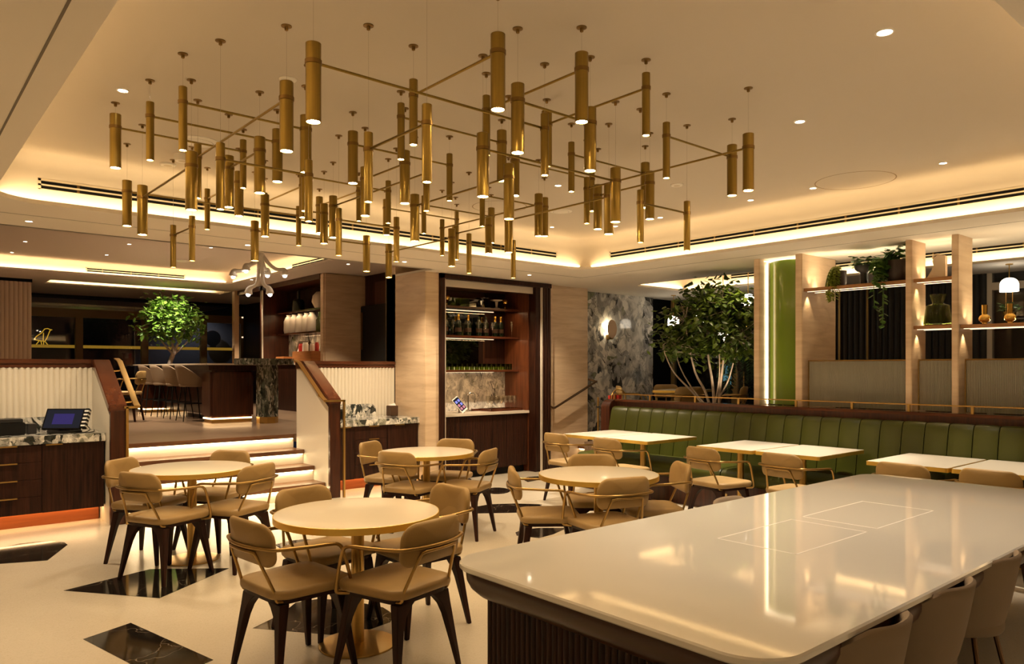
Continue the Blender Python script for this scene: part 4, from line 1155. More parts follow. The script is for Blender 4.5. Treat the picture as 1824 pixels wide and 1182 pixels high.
lathe_thing('copper_goblet', [(.0, 0), (.035, 0), (.030, .008), (.012, .02), (.014, .06), (.045, .085), (.052, .115), (.040, .145), (.036, .145), (.046, .115), (.0, .07)], 'gold', 'round copper goblet at the right end of the top bar shelf', 'goblet', (7.26, 8.66, z3))
lathe_thing('cake_stand', [(a * 1.15, b * 1.25) for a, b in STAND], 'steel', 'tall silver footed stand in the middle of the top bar shelf', 'stand', (6.86, 8.72, z3))
lathe_thing('cake_stand', [(a * 1.05, b * 1.1) for a, b in STAND], 'ceramic_cream', 'white footed stand on the top bar shelf beside the right goblet', 'stand', (7.09, 8.66, z3))
lathe_thing('silver_cup', [(.0, 0), (.03, 0), (.028, .01), (.015, .02), (.045, .10), (.042, .10), (.0, .03)], 'steel', 'small silver cup under the tall stand on the top bar shelf', 'cup', (6.76, 8.62, z3))
t = W(thing('green_glass_box', 'green glass box vase on the top bar shelf', 'vase', (6.47, 8.68, z3)))
for a in (MB().box(6.38, 6.56, 8.63, 8.638, z3, z3 + .12), MB().box(6.38, 6.56, 8.73, 8.738, z3, z3 + .12), MB().box(6.38, 6.388, 8.638, 8.73, z3, z3 + .12), MB().box(6.552, 6.56, 8.638, 8.73, z3, z3 + .12)): a.build('glass_side', 'thin_green', t, smooth=0)
lathe_thing('green_glass_jar', [(.0, 0), (.03, 0), (.045, .03), (.02, .09), (.012, .10), (.014, .13), (.0, .13)], 'glass_green', 'small green glass jar on the top bar shelf', 'jar', (6.31, 8.70, z3))
# counter objects
t = W(thing('tablet', 'white tablet till with app icons leaning on the bar worktop', 'tablet', (6.26, 8.48, .918)))
M_ = Matrix.Translation((6.27, 8.48, 1.035)) @ Matrix.Rotation(R(12), 4, 'Z') @ Matrix.Rotation(R(-34), 4, 'X') @ Matrix.Rotation(R(-24), 4, 'Y')
m = MB().box(-.085, .085, -.006, .006, -.12, .12); m.xf(M_); m.build('body', 'paper_white', t, bevel=.003)
m = MB().box(-.075, .075, -.0075, -.0062, -.095, .105); m.xf(M_); m.build('screen', 'screen_dim', t, smooth=0)
for k, (px, pz, mm) in enumerate(((-.035, .055, 'screen_icon'), (.035, .055, 'screen_icon'), (-.035, -.005, 'screen_pink'), (.035, -.005, 'screen_icon'), (-.035, -.06, 'screen_pink'), (.035, -.06, 'screen_pink'))):
    m = MB().box(px - .024, px + .024, -.0082, -.0076, pz - .02, pz + .02); m.xf(M_); m.build('icon', mm, t, smooth=0)
MB().tube([(6.24, 8.45, .922), (6.26, 8.50, 1.0)], .01, 8).box(6.19, 6.32, 8.42, 8.54, .918, .926).build('stand', 'steel', t)
t = W(thing('gooseneck_tap', 'arched steel tap on the bar worktop', 'tap', (6.66, 8.72, .918)))
MB().tube([(6.60, 8.72, .918), (6.60, 8.72, 1.13)] + [(6.66 - .06 * math.cos(R(a)), 8.72, 1.13 + .06 * math.sin(R(a))) for a in range(15, 181, 15)] + [(6.72, 8.72, 1.04)], .012, 10).build('spout', 'steel', t, smooth=80)
MB().lathe([(.022, 0), (.022, .02), (.0, .02)], c=(6.60, 8.72, .918), n=16).build('base_ring', 'steel', t)
t = W(thing('beer_taps', 'pair of chrome beer taps with black handles at the left of the bar', 'beer tap', (5.98, 8.72, .918)))
MB().box(5.90, 6.08, 8.70, 8.76, 1.14, 1.20).tube([(5.99, 8.73, .918), (5.99, 8.73, 1.15)], .022, 12).build('tower', 'steel', t, bevel=.004)
for x in (5.93, 6.05):
    MB().tube([(x, 8.70, 1.17), (x, 8.64, 1.165), (x, 8.62, 1.11)], .010, 8).build('spout', 'steel', t)
    MB().tube([(x, 8.69, 1.20), (x, 8.68, 1.25), (x, 8.67, 1.34)], [.008, .013, .015], 10).build('handle', 'black_gloss', t)
t = W(thing('serving_tray', 'dark wooden tray holding wine glasses on the bar worktop', 'tray', (7.05, 8.56, .918)))
MB().box(6.80, 7.40, 8.42, 8.70, .918, .930).box(6.80, 7.40, 8.42, 8.43, .93, .955).box(6.80, 7.40, 8.69, 8.70, .93, .955).box(6.80, 6.81, 8.42, 8.70, .93, .955).box(7.39, 7.40, 8.42, 8.70, .93, .955).build('board', 'mahogany', t)
t2 = W(thing('serving_tray', 'second dark tray behind the tap on the bar worktop', 'tray', (6.86, 8.78, .918)))
MB().box(6.66, 7.06, 8.715, 8.87, .918, .930).box(6.66, 7.06, 8.715, 8.722, .93, .95).build('board', 'mahogany', t2)
for r_ in range(2):
    for i in range(6):
        x = 6.86 + i * .088 + r_ * .03
        t = thing('wine_glass', 'clear wine glass on the bar tray, ' + ORDS[i] + ' from left in the ' + ('front' if r_ == 0 else 'back') + ' row', 'glass', (x, 8.49 + r_ * .12, .930), 0, 'wine glasses on the bar tray')
        put('body', WG, t)

# ------------------------------------------------------------------ leaves and trees
def leaf_quad(mb, p, d, up, L, wd, fold=.25):
    """pointed leaf, folded along its midrib"""
    d = Vector(d).normalized(); s_ = d.cross(Vector(up)); s_ = s_.normalized() if s_.length > 1e-4 else Vector((1, 0, 0))
    n_ = s_.cross(d).normalized(); p = Vector(p)
    a = p; t_ = p + d * L - n_ * L * .15
    m1 = p + d * L * .35; m2 = p + d * L * .7 - n_ * L * .05
    l1 = m1 + s_ * wd - n_ * wd * fold; r1 = m1 - s_ * wd - n_ * wd * fold
    l2 = m2 + s_ * wd * .62 - n_ * wd * fold; r2 = m2 - s_ * wd * .62 - n_ * wd * fold
    mb.add([a, l1, m1, r1, l2, m2, r2, t_], [(0, 2, 1), (0, 3, 2), (1, 2, 5, 4), (2, 3, 6, 5), (4, 5, 7), (5, 6, 7)])

def tree(name, label, base, stems, crown, nleaf, L, seed, lm='leaf_tree'):
    """stems: list of (list of points rel. to base, r0, r1); crown: list of ellipsoids (cx,cy,cz,rx,ry,rz) rel. to base"""
    rnd = random.Random(seed)
    t = thing(name, label, 'tree', base)
    tips = []
    for pts, r0, r1 in stems:
        P = smooth_path(pts, 4); n = len(P)
        MB().tube(P, [r0 + (r1 - r0) * i / (n - 1) for i in range(n)], 8).build('trunk', 'bark', t, world=False, smooth=80)
        tips.append((Vector(P[-1]), Vector(P[-1]) - Vector(P[-4])))
    br = MB(); anchors = []
    tot = sum(c[3] * c[4] * c[5] for c in crown)
    for c in crown:
        k = int(nleaf * c[3] * c[4] * c[5] / tot / 9) + 1
        for i in range(k):
            while True:
                q = Vector((rnd.uniform(-1, 1), rnd.uniform(-1, 1), rnd.uniform(-1, 1)))
                if .25 < q.length < 1: break
            e_ = Vector((c[0] + q.x * c[3], c[1] + q.y * c[4], c[2] + q.z * c[5]))
            st_ = min(tips, key=lambda a: (a[0] - e_).length + (0.3 if a[0].z > e_.z + .15 else 0))[0]
            mid = st_.lerp(e_, .5) + Vector((rnd.uniform(-.05, .05), rnd.uniform(-.05, .05), rnd.uniform(.0, .06)))
            br.tube([tuple(st_), tuple(mid), tuple(e_)], [.006, .004, .002], 4)
            anchors.append((e_, (e_ - mid).normalized()))
    br.build('twigs', 'bark', t, world=False, smooth=80)['kind'] = 'stuff'
    lf = MB()
    for i in range(nleaf):
        e_, d_ = anchors[i % len(anchors)]
        p = e_ + Vector((rnd.gauss(0, 1), rnd.gauss(0, 1), rnd.gauss(0, .7))) * L * .85
        dd = d_ * .4 + Vector((rnd.uniform(-1, 1), rnd.uniform(-1, 1), rnd.uniform(-.9, .35)))
        leaf_quad(lf, p, dd, (rnd.uniform(-.3, .3), rnd.uniform(-.3, .3), 1), L * rnd.uniform(.75, 1.25), L * rnd.uniform(.28, .42))
    lf.build('foliage', lm, t, world=False, smooth=0)['kind'] = 'stuff'
    return t
# right: multi-stemmed tree in the planter behind the banquette
tree('potted_tree', 'large multi-stemmed leafy tree behind the far half of the banquette', (8.40, 5.79, 1.0),
     [([(0, -.02, 0), (-.02, .06, .25), (-.10, .16, .5), (-.14, .25, .95), (-.12, .3, 1.2)], .020, .008),
      ([(.02, .05, 0), (-.06, .22, .22), (-.22, .42, .5), (-.30, .52, .78)], .017, .007),
      ([(.0, .0, 0), (-.05, .26, .30), (-.1, .42, .60), (-.16, .44, .85)], .013, .006),
      ([(.02, -.06, 0), (.02, -.03, .35), (-.01, .02, .75), (0, .05, 1.2)], .022, .009),
      ([(.06, -.10, 0), (.06, -.12, .3), (.04, -.18, .62), (.05, -.22, 1.0), (.0, -.3, 1.3)], .022, .008),
      ([(.06, -.12, .18), (.06, -.24, .38), (.03, -.34, .62), (.02, -.42, .9)], .012, .006),
      ([(.03, -.07, .10), (.02, -.13, .40), (.0, -.15, .7), (-.02, -.12, 1.0)], .012, .006)],
     [(0, 0, 1.22, .50, .60, .40), (-.05, .42, 1.05, .38, .36, .36), (.0, -.45, 1.08, .38, .34, .42), (.02, -.05, 1.46, .34, .42, .22), (-.02, .10, .85, .36, .50, .24)], 2500, .10, 3)
pl = W(thing('planter_box', 'dark planter box behind the banquette holding the leafy tree', 'planter', (8.35, 5.8, .48)))
MB().box(8.0, 8.72, 5.2, 6.3, .48, 1.0).build('box', 'walnut', pl, smooth=0)
MB().box(8.03, 8.69, 5.23, 6.27, 1.0, 1.01).build('soil', 'soil', pl, smooth=0)
spot('tree_uplight', (8.15, 5.35, 1.06), TREE, (8.4, 5.8, 2.2), 80, SOFT)
spot('tree_downlight', (8.1, 5.1, 2.80), TREE * 1.2, (8.4, 5.85, 1.8), 80, SOFT)
# left: tree of the upper room
tree('potted_tree', 'small leafy tree with pale trunk lit from above in the upper room', (4.75, 17.0, 1.45),
     [([(0, 0, 0), (.04, -.02, .20), (.12, -.05, .45)], .055, .045),
      ([(.12, -.05, .43), (.10, 0, .75), (.16, .05, 1.05)], .035, .012),
      ([(.12, -.05, .43), (.22, -.13, .72), (.32, -.22, 1.0)], .032, .012),
      ([(.10, -.05, .40), (-.10, .10, .70), (-.22, .20, .95)], .026, .010),
      ([(.13, -.05, .40), (.30, -.22, .62), (.42, -.34, .82)], .022, .010)],
     [(.08, -.05, 1.18, .50, .48, .42), (.34, -.27, 1.05, .34, .34, .36), (-.20, .18, 1.05, .34, .34, .36), (.08, -.05, 1.45, .38, .38, .22)], 1300, .125, 5, 'leaf_bright')
pl = W(thing('planter_pot', 'round dark pot of the upper room tree, hidden by the bar counter', 'planter', (4.75, 17.0, .70)))
MB().lathe([(.22, 0), (.30, .72), (.27, .74), (.27, .70), (.0, .70)], c=(4.75, 17.0, .70), n=28, cap=False).build('pot', 'pot_dark', pl)
spot('tree_downlight', (4.35, 16.05, 3.27), TREE * 9, (4.85, 17.0, 2.40), 70, (1, .88, .70))

spot('trunk_spot', (4.75, 15.95, 3.27), TREE * 6, (4.86, 16.95, 1.95), 28, (1, .9, .75))
# ------------------------------------------------------------------ upper room: bar counter, stools, back bar, chandelier
ub = W(thing('bar_counter', 'long dark wood bar counter with thin pale top in the upper room', 'bar counter', (4.3, 13.7, .70)))
MB().box(3.80, 4.82, 11.60, 15.9, 1.60, 1.625).build('counter_top', 'stone_white', ub, bevel=.004)
MB().box(3.86, 4.76, 11.68, 15.8, 1.52, 1.60).build('counter_edge', 'walnut', ub, smooth=0)
MB().box(3.90, 4.58, 11.72, 12.15, .78, 1.52).build('end_block', 'mahogany_wall', ub, bevel=.03)
MB().box(4.20, 4.58, 12.15, 15.35, .78, 1.52).build('front_panel', 'mahogany_wall', ub, smooth=0)
MB().box(3.85, 4.70, 15.35, 15.8, .78, 1.52).build('end_block', 'mahogany_wall', ub, bevel=.03)
for y0, y1, x0, x1 in ((11.75, 12.1, 3.93, 4.55), (15.38, 15.75, 3.88, 4.66)):
    MB().box(x0, x1, y0, y1, .70, .78).build('plinth', 'brass', ub)
    MB().box(x0 - .01, x1, y0 - .02, y0 - .005, .757, .777).build('plinth_light', 'led_kick', ub, smooth=0)
    MB().box(x0 - .02, x0 - .005, y0, y1, .757, .777).build('plinth_light', 'led_kick', ub, smooth=0)
sc_ = W(thing('stone_column', 'octagonal column of green-grey stone strips with brass foot at the bar end', 'column', (4.62, 11.28, .70)))
n = 10
m = MB()
for k in range(n):
    a0, a1 = 2 * PI * k / n, 2 * PI * (k + 1) / n
    for j in range(2):
        b0 = a0 + (a1 - a0) * j / 2 + .012; b1 = a0 + (a1 - a0) * (j + 1) / 2 - .012
        rr = .158 + .004 * ((k * 2 + j) % 3)
        MB().prism([(4.62 + rr * math.cos(b0), 11.28 + rr * math.sin(b0)), (4.62 + rr * math.cos(b1), 11.28 + rr * math.sin(b1)), (4.62 + .13 * math.cos(b1), 11.28 + .13 * math.sin(b1)), (4.62 + .13 * math.cos(b0), 11.28 + .13 * math.sin(b0))], .80, 1.60).build('stone_strip', 'column_stone', sc_, smooth=0)
MB().cyl((4.62, 11.28), .14, .80, 1.60, 20).build('core', 'grey_dark', sc_)
MB().prism([(4.62 + .16 * math.cos(PI / 8 + PI / 4 * k), 11.28 + .16 * math.sin(PI / 8 + PI / 4 * k)) for k in range(8)], .70, .80).build('brass_foot', 'brass', sc_)
MB().prism(rrect(4.17, 4.99, 11.05, 11.55, .10, 4), 1.605, 1.70).build('stone_cap', 'column_stone', sc_, bevel=.006)
stool0 = make_shell('bar_stool', .60, 'black_matte', 'x', 'bar stool', True)
for i, y in enumerate((12.55, 13.25, 14.0, 14.75)):
    o = stool0 if i == 0 else copy_tree(stool0)
    o.location = (3.86, y, .70); o.rotation_euler = (0, 0, 0)
    o['label'] = 'taupe shell bar stool at the upper bar, ' + ['nearest', 'second nearest', 'third nearest', 'farthest'][i] + ' of four'; o['group'] = 'bar stools at the upper bar'
chair(3.02, 13.1, 150, 'brass-armed armchair seen behind the left handrail, nearer one', None, .70)
chair(2.75, 14.4, -60, 'brass-armed armchair seen behind the left handrail, farther one', None, .70)

bb = sgroup('wall_back_bar', (6.5, 14.8, .70))
MB().box(6.80, 7.3, 12.72, 16.9, .70, 3.31).build('back_panel', 'walnut', bb, smooth=0)
MB().box(6.20, 6.82, 15.40, 15.52, .70, 3.31).build('divider', 'mahogany_wall', bb, smooth=0)
MB().box(6.19, 6.21, 15.38, 15.42, .70, 3.2).build('edge_strip', 'stone_white', bb, smooth=0)
MB().box(6.14, 6.24, 16.85, 17.0, .70, 3.31).build('post', 'peach_wood', bb, smooth=0)
MB().box(6.20, 6.82, 12.72, 16.9, 3.20, 3.31).build('head', 'mahogany_wall', bb, smooth=0)
MB().box(6.785, 6.80, 12.72, 15.4, 1.65, 2.26).build('marble_splashback', 'breccia_marble', bb, smooth=0)
t = W(thing('back_bar_cabinet', 'dark wood cabinet of the upper back bar', 'cabinet', (6.5, 14, .70)))
MB().box(6.25, 6.80, 12.73, 15.39, .70, 1.62).build('carcass', 'walnut', t, smooth=0)
MB().box(6.22, 6.80, 12.73, 15.39, 1.62, 1.65).build('worktop', 'stone_white', t, smooth=0)
for z, nm in ((2.70, 'upper'), (2.25, 'lower')):
    t = W(thing('back_bar_shelf', nm + ' lit shelf of the upper back bar', 'shelf', (6.6, 14, z)))
    MB().box(6.50, 6.80, 12.73, 15.39, z, z + .03).build('board', 'mahogany', t, smooth=0)
    area('shelf_lamp', (6.54, 14.05, z - .009), .012, 2.4, BARL * 1.6, (0, 0, 0), (1, .66, .34))
    MB().box(6.3, 6.33, 16.83, 16.85, z - .01, z + .02).build('end_light', 'led_bar', t, smooth=0)
for i, y in enumerate((15.05, 14.78, 14.5, 14.2, 13.95)):
    t = thing('white_canister', 'tall white bag-like canister on the back bar shelf, ' + ['first', 'second', 'third', 'fourth', 'fifth'][i] + ' from the left', 'canister', (6.64, y, 2.28), 0, 'white canisters of the upper back bar')
    MB().lathe([(.10, 0), (.115, .06), (.11, .26), (.07, .34), (.05, .36), (.055, .39), (.0, .39)], n=14, cap=False).build('body', 'white_plastic', t, world=False)
lathe_thing('glass_pitcher', [(.0, 0), (.13, 0), (.12, .20), (.09, .24), (.03, .25), (.025, .42), (.0, .42)], 'glass_bottle', 'dark glass pitcher with tall neck on the upper back bar shelf', 'pitcher', (6.62, 14.55, 2.73))
lathe_thing('cream_vase', [(.0, 0), (.09, 0), (.15, .12), (.13, .24), (.06, .32), (.0, .33)], 'ceramic_cream', 'egg-shaped cream vase on the upper back bar shelf', 'vase', (6.60, 13.55, 2.73))
lathe_thing('dark_bottle', [(.0, 0), (.06, 0), (.06, .28), (.02, .36), (.02, .46), (.0, .46)], 'glass_bottle', 'slim dark bottle beside the cream vase on the back bar', 'bottle', (6.62, 13.15, 2.73))
lathe_thing('green_bottle', [(.0, 0), (.07, 0), (.07, .22), (.02, .30), (.02, .38), (.0, .38)], 'glass_green', 'green glass bottle right of the white canisters', 'bottle', (6.60, 13.55, 2.28))
t = W(thing('wooden_box', 'orange wooden crate at the left on the back bar worktop', 'box', (6.45, 14.7, 1.65)))
MB().box(6.30, 6.62, 14.55, 14.95, 1.65, 1.79).build('box', 'orange_wood', t, bevel=.006)
t = W(thing('wooden_box', 'larger orange wooden crate at the right on the back bar worktop', 'box', (6.42, 13.6, 1.65)))
MB().box(6.26, 6.60, 13.2, 14.05, 1.65, 1.88).build('box', 'orange_wood', t, bevel=.006)
t = W(thing('picture_board', 'small framed picture board leaning behind the wooden crates', 'picture', (6.7, 14.55, 1.65)))
m = MB(); m.loft([[(6.60, 14.35, 1.65), (6.60, 14.85, 1.65), (6.76, 14.85, 2.12), (6.76, 14.35, 2.12)], [(6.62, 14.35, 1.65), (6.62, 14.85, 1.65), (6.78, 14.85, 2.12), (6.78, 14.35, 2.12)]]); m.build('frame', 'brown_leather', t)
m = MB(); m.loft([[(6.600, 14.5, 1.70), (6.600, 14.7, 1.70), (6.72, 14.72, 2.05), (6.72, 14.6, 2.05)], [(6.612, 14.5, 1.70), (6.612, 14.7, 1.70), (6.732, 14.72, 2.05), (6.732, 14.6, 2.05)]]); m.build('image', 'paper_white', t)
for i, (y, r_, h, mm, nm) in enumerate(((13.95, .05, .16, 'red_print', 'red jar on the wooden crate'), (13.75, .06, .18, 'white_plastic', 'clear tub on the wooden crate'), (13.45, .05, .15, 'white_plastic', 'white jar on the wooden crate'), (13.25, .04, .17, 'red_print', 'red tin at the right end of the wooden crate'))):
    lathe_thing('jar', [(.0, 0), (r_, 0), (r_, h * .8), (r_ * .8, h * .85), (r_ * .8, h), (.0, h)], mm, nm, 'jar', (6.40, y, 1.88))
t = W(thing('standing_screen', 'tall dark woven screen standing by the travertine block above the parapet', 'screen', (6.98, 12.0, .70)))
MB().box(6.94, 7.01, 11.5, 12.53, .70, 2.72).build('panel', 'black_matte', t, bevel=.01)
MB().box(6.925, 6.94, 12.44, 12.50, 1.9, 2.6).build('handle', 'brass_dark', t)
t = sgroup('trim_8', (7.0, 11.0, .70))
for y in (11.3, 11.9): MB().box(7.02, 7.05, y - .25, y + .25, .9, 3.15).build('door_panel', 'mahogany_wall', t, bevel=.01)

# white branching chandelier
ch = thing('branch_chandelier', 'white organic branching chandelier with glowing bulbs in the upper room', 'chandelier', (4.12, 10.3, 3.55))
arms = [(-.30, .24, -.73, 1), (-.17, .10, -.65, 1), (.27, -.20, -.71, 1), (.14, .10, -.69, 1), (-.14, .10, -.98, 2), (.10, -.09, -.98, 2)]
for i, (dx, dy, dz, kk) in enumerate(arms):
    top = (.03 * math.cos(i), .03 * math.sin(i), 0)
    if kk == 1: pts = [top, (top[0], top[1], -.25), (dx * .2, dy * .2, -.46), (dx * .6, dy * .6, dz + .12), (dx * .95, dy * .95, dz + .10), (dx, dy, dz + .03)]
    else: pts = [top, (top[0], top[1], -.3), (dx * .15, dy * .15, -.58), (dx * .3, dy * .3, -.80), (dx * .85, dy * .85, dz + .11), (dx, dy, dz + .03)]
    P = smooth_path(pts, 5); nn = len(P)
    rr = [.026 + (.036 * max(0, (j / (nn - 1) - .72) / .28) ** .8) for j in range(nn)]
    rr[-1] *= .75
    a_ = MB().tube(P, rr, 12).build('arm', 'white_plastic', ch, world=False, smooth=80)
    MB().lathe([(.0, -.028), (.022, -.018), (.030, 0), (.024, .012)], c=(dx, dy, dz + .02), n=14, cap=False).build('bulb', 'bulb', a_, world=False)

# things seen outside the upper windows
t = W(thing('gold_ledge', 'thin glowing gold ledge across the dark windows of the upper room', 'ledge', (4, 21.3, 2.0)))
MB().box(1.0, 7.9, 21.25, 21.45, 2.06, 2.13).build('ledge', 'gold_strip', t, smooth=0)
t = W(thing('wire_bird', 'yellow wire outline of a bird standing on the gold ledge', 'sculpture', (3.05, 21.3, 2.13)))
B_ = [(-.20, .15), (-.14, .24), (0, .36), (.08, .48), (.16, .50), (.21, .47), (.28, .46), (.22, .44), (.20, .38), (.14, .20), (.08, .10), (-.06, .12), (-.20, .15)]
MB().tube([(3.05 + a * .8, 21.3, 2.13 + b * .8) for a, b in B_], .010, 6).build('outline', 'neon_yellow', t)
for pts in ([(-.06, .12), (-.14, 0)], [(-.02, .12), (0, 0)], [(.06, .11), (.05, 0)], [(.08, .11), (.16, 0)], [(.05, .36), (.04, .12)]):
    MB().tube([(3.05 + a * .8, 21.3, 2.13 + b * .8) for a, b in pts], .009, 6).build('leg_wire', 'neon_yellow', t)
t = W(thing('disc_lamp', 'dark round disc lamp with a halo beyond the right upper window', 'lamp', (7.22, 21.5, 2.13)))
m = MB().lathe([(.0, -.03), (.22, -.03), (.22, .0), (.0, .0)], n=36, cap=False); m.xf(Matrix.Translation((7.22, 21.5, 2.40)) @ Matrix.Rotation(R(90), 4, 'X')); m.build('disc', 'black_matte', t)
m = MB().lathe([(.0, -.045), (.21, -.045)], n=36, cap=False); m.xf(Matrix.Translation((7.22, 21.5, 2.40)) @ Matrix.Rotation(R(90), 4, 'X')); m.build('halo_ring', 'halo', t)
MB().box(7.15, 7.29, 21.45, 21.55, 2.13, 2.2).build('foot', 'black_matte', t)
struct('wall_outside_screen', MB().box(5.25, 8.6, 21.75, 21.8, .5, 3.2), 'facade_grey')
spot('terrace_fill', (6.6, 21.0, 3.2), 60, (6.9, 21.7, 1.6), 120, (.8, .85, 1.0))  # added light without a fixture, brightens the grey screen outside

# ------------------------------------------------------------------ right zone: steps, handrail, trolley
rs = W(thing('side_steps', 'three lit steps by the travertine pier up to the right seating area', 'stairs', (8.5, 7.9, 0)))
for i in range(3):
    x = 8.15 + .30 * i; z = .16 * (i + 1)
    MB().box(x, x + .34 if i < 2 else x + .05 + .012, 7.56, 8.285, z - .04, z).build('tread', 'tread_wood', rs, bevel=.003)
    MB().box(x + .035, x + .05, 7.57, 8.28, z - .16, z - .04).build('riser', 'cream_paint', rs, smooth=0)
    MB().box(x + .016, x + .03, 7.58, 8.27, z - .052, z - .042).build('light_strip', 'led_step', rs, smooth=0)
t = W(thing('wall_handrail', 'round bronze handrail sloping up the travertine pier right of the bar', 'handrail', (8.2, 8.2, .9)))
MB().tube(smooth_path([(7.72, 8.24, 1.01), (7.80, 8.20, .955), (7.86, 8.19, .950), (7.95, 8.19, .985), (8.70, 8.19, 1.305), (8.77, 8.20, 1.335), (8.745, 8.26, 1.36), (8.70, 8.30, 1.375)], 4), .018, 10).build('rail', 'bronze', t, smooth=80)
tr = W(thing('drinks_trolley', 'small brass drinks trolley with red packets beside the banquette end', 'trolley', (8.10, 7.25, .48)))
for x in (7.95, 8.25):
    for y in (7.12, 7.38): MB().tube([(x, y, .48), (x, y, 1.13)], .012, 8).build('post', 'brass', tr)
for z in (.60, .98): MB().box(7.93, 8.27, 7.10, 7.40, z, z + .02).build('tray', 'black_gloss', tr)
MB().tube([(7.95, 7.12, 1.13)] + [(7.95 + .15 * (1 - math.cos(R(a))), 7.12, 1.13 + .12 * math.sin(R(a))) for a in range(15, 170, 15)] + [(8.25, 7.12, 1.13)], .010, 8).build('hoop_handle', 'brass', tr)
for i, (x, y) in enumerate(((8.02, 7.2), (8.12, 7.22), (8.2, 7.2))):
    t = W(thing('red_packet', 'red and white packet on the drinks trolley, ' + ['left', 'middle', 'right'][i] + ' of three', 'packet', (x, y, 1.0), 0, 'packets on the drinks trolley'))
    MB().box(x - .035, x + .035, y - .02, y + .02, 1.0, 1.16).build('box', 'red_print', t, bevel=.002)
    MB().box(x - .025, x + .025, y - .0205, y - .02, 1.05, 1.09).build('paper_band', 'paper_white', t, smooth=0)
for i, (x, y) in enumerate(((8.0, 7.3), (8.1, 7.32), (8.2, 7.3))):
    lathe_thing('spirit_bottle', [(.0, 0), (.035, 0), (.035, .13), (.012, .17), (.012, .22), (.0, .22)], 'glass_bottle', 'dark spirit bottle on the lower trolley tray, ' + ['left', 'middle', 'right'][i] + ' of three', 'bottle', (x, y, .62), group='bottles on the trolley')

# travertine fins, green column, shelves, glass screens above the banquette
struct('wall_fin_1', MB().box(7.83, 8.18, 3.035, 3.095, .48, 2.835), 'travertine', bevel=.006)
struct('wall_fin_2', MB().box(7.83, 8.21, 2.615, 2.675, .48, 2.835), 'travertine', bevel=.006)
struct('wall_fin_3', MB().box(7.83, 8.62, 4.19, 4.27, .48, 2.835), 'travertine', bevel=.006)
struct('wall_fin_4', MB().box(7.83, 8.25, 4.715, 4.79, .48, 2.835), 'travertine', bevel=.006)
struct('wall_fin_5', MB().box(7.83, 8.20, .60, .66, .48, 2.835), 'travertine', bevel=.006)
gc = W(thing('green_column', 'tall ribbed green glass column panel with glowing edges between travertine fins', 'column panel', (8.05, 4.5, 1.125)))
pts = []
nn = 40
for i in range(nn + 1):
    tt = i / nn; yy = 4.285 + (4.685 - 4.285) * tt
    pts.append((8.03 - .085 * math.sin(PI * tt) + .004 * math.sin(i * PI), yy))
m = MB(); m.add([(x, y, 1.13) for x, y in pts] + [(x, y, 2.80) for x, y in pts], [(i, i + 1, nn + 2 + i, nn + 1 + i) for i in range(nn)])
m.build('ribbed_panel', 'green_panel', gc, smooth=60)
MB().box(8.06, 8.10, 4.27, 4.715, 1.13, 2.83).build('backing', 'green_panel', gc, smooth=0)
MB().box(7.985, 7.995, 4.700, 4.712, 1.13, 2.82).build('edge_light', 'led_panel', gc, smooth=0)
MB().box(8.02, 8.03, 4.272, 4.280, 1.13, 2.82).build('edge_light', 'led_panel', gc, smooth=0)
MB().box(7.92, 8.06, 4.275, 4.71, 2.80, 2.81).build('top_light', 'led_shelf', gc, smooth=0)
area('column_lamp', (7.975, 4.700, 1.97), .03, 1.6, COLL, (R(90), R(0), R(0)), (1, .8, .5))

def rshelf(label, y0, y1, z, x0=7.86, x1=8.16):
    t = W(thing('wall_shelf', label, 'shelf', (8.0, (y0 + y1) / 2, z)))
    MB().box(x0, x1, y0, y1, z - .034, z).build('board', 'shelf_wood', t, bevel=.002)
    for xa in (x0 + .06, x1 - .07): MB().box(xa, xa + .006, y0 + .01, y1 - .01, z - .038, z - .034).build('light_strip', 'led_shelf', t, smooth=0)
    area('shelf_uplight', (x1 - .04, (y0 + y1) / 2, z + .006), .02, (y1 - y0) * .94, SHELF * 1.1 * (y1 - y0), (R(180), 0, 0), (1, .78, .48))
    for yy, sg in ((y0, 1), (y1, -1)):
        s_ = spot('shelf_spot', ((x0 + x1) / 2 - .06, yy + sg * .03, z - .05), SHELF, ((x0 + x1) / 2 - .06, yy + sg * .012, z - .6), 75, (1, .74, .42), .8, .01)
        spot('shelf_spot', ((x0 + x1) / 2 - .02, yy + sg * .03, z + .02), SHELF * .5, ((x0 + x1) / 2 - .02, yy + sg * .012, z + .6), 75, (1, .74, .42), .8, .01)
    return t
rshelf('wooden lit shelf with three potted plants, left of the travertine fins', 3.10, 4.185, 2.44)
rshelf('upper short lit wooden shelf between the two travertine fins', 2.68, 3.03, 2.44)
rshelf('lower short lit wooden shelf between the two travertine fins', 2.68, 3.03, 1.972)
rshelf('wooden lit shelf with gold vases at the right picture edge', .67, 2.61, 1.965)
for i, (y0, y1) in enumerate(((3.10, 4.15), (2.68, 3.00), (.67, 2.58))):
    t = W(thing('glass_screen', ['wide reeded glass screen with brass frame under the plant shelf', 'narrow reeded glass screen between the travertine fins', 'reeded glass screen at the right under the gold vases'][i], 'screen', (7.9, (y0 + y1) / 2, 1.13)))
    MB().box(7.895, 7.905, y0, y1, 1.13, 1.625).build('pane', 'reeded_glass', t, smooth=0)
    MB().box(7.888, 7.912, y0, y1, 1.625, 1.640).box(7.888, 7.912, y0, y0 + .012, 1.13, 1.625).box(7.888, 7.912, y1 - .012, y1, 1.13, 1.625).build('brass_frame', 'brass_dark', t)

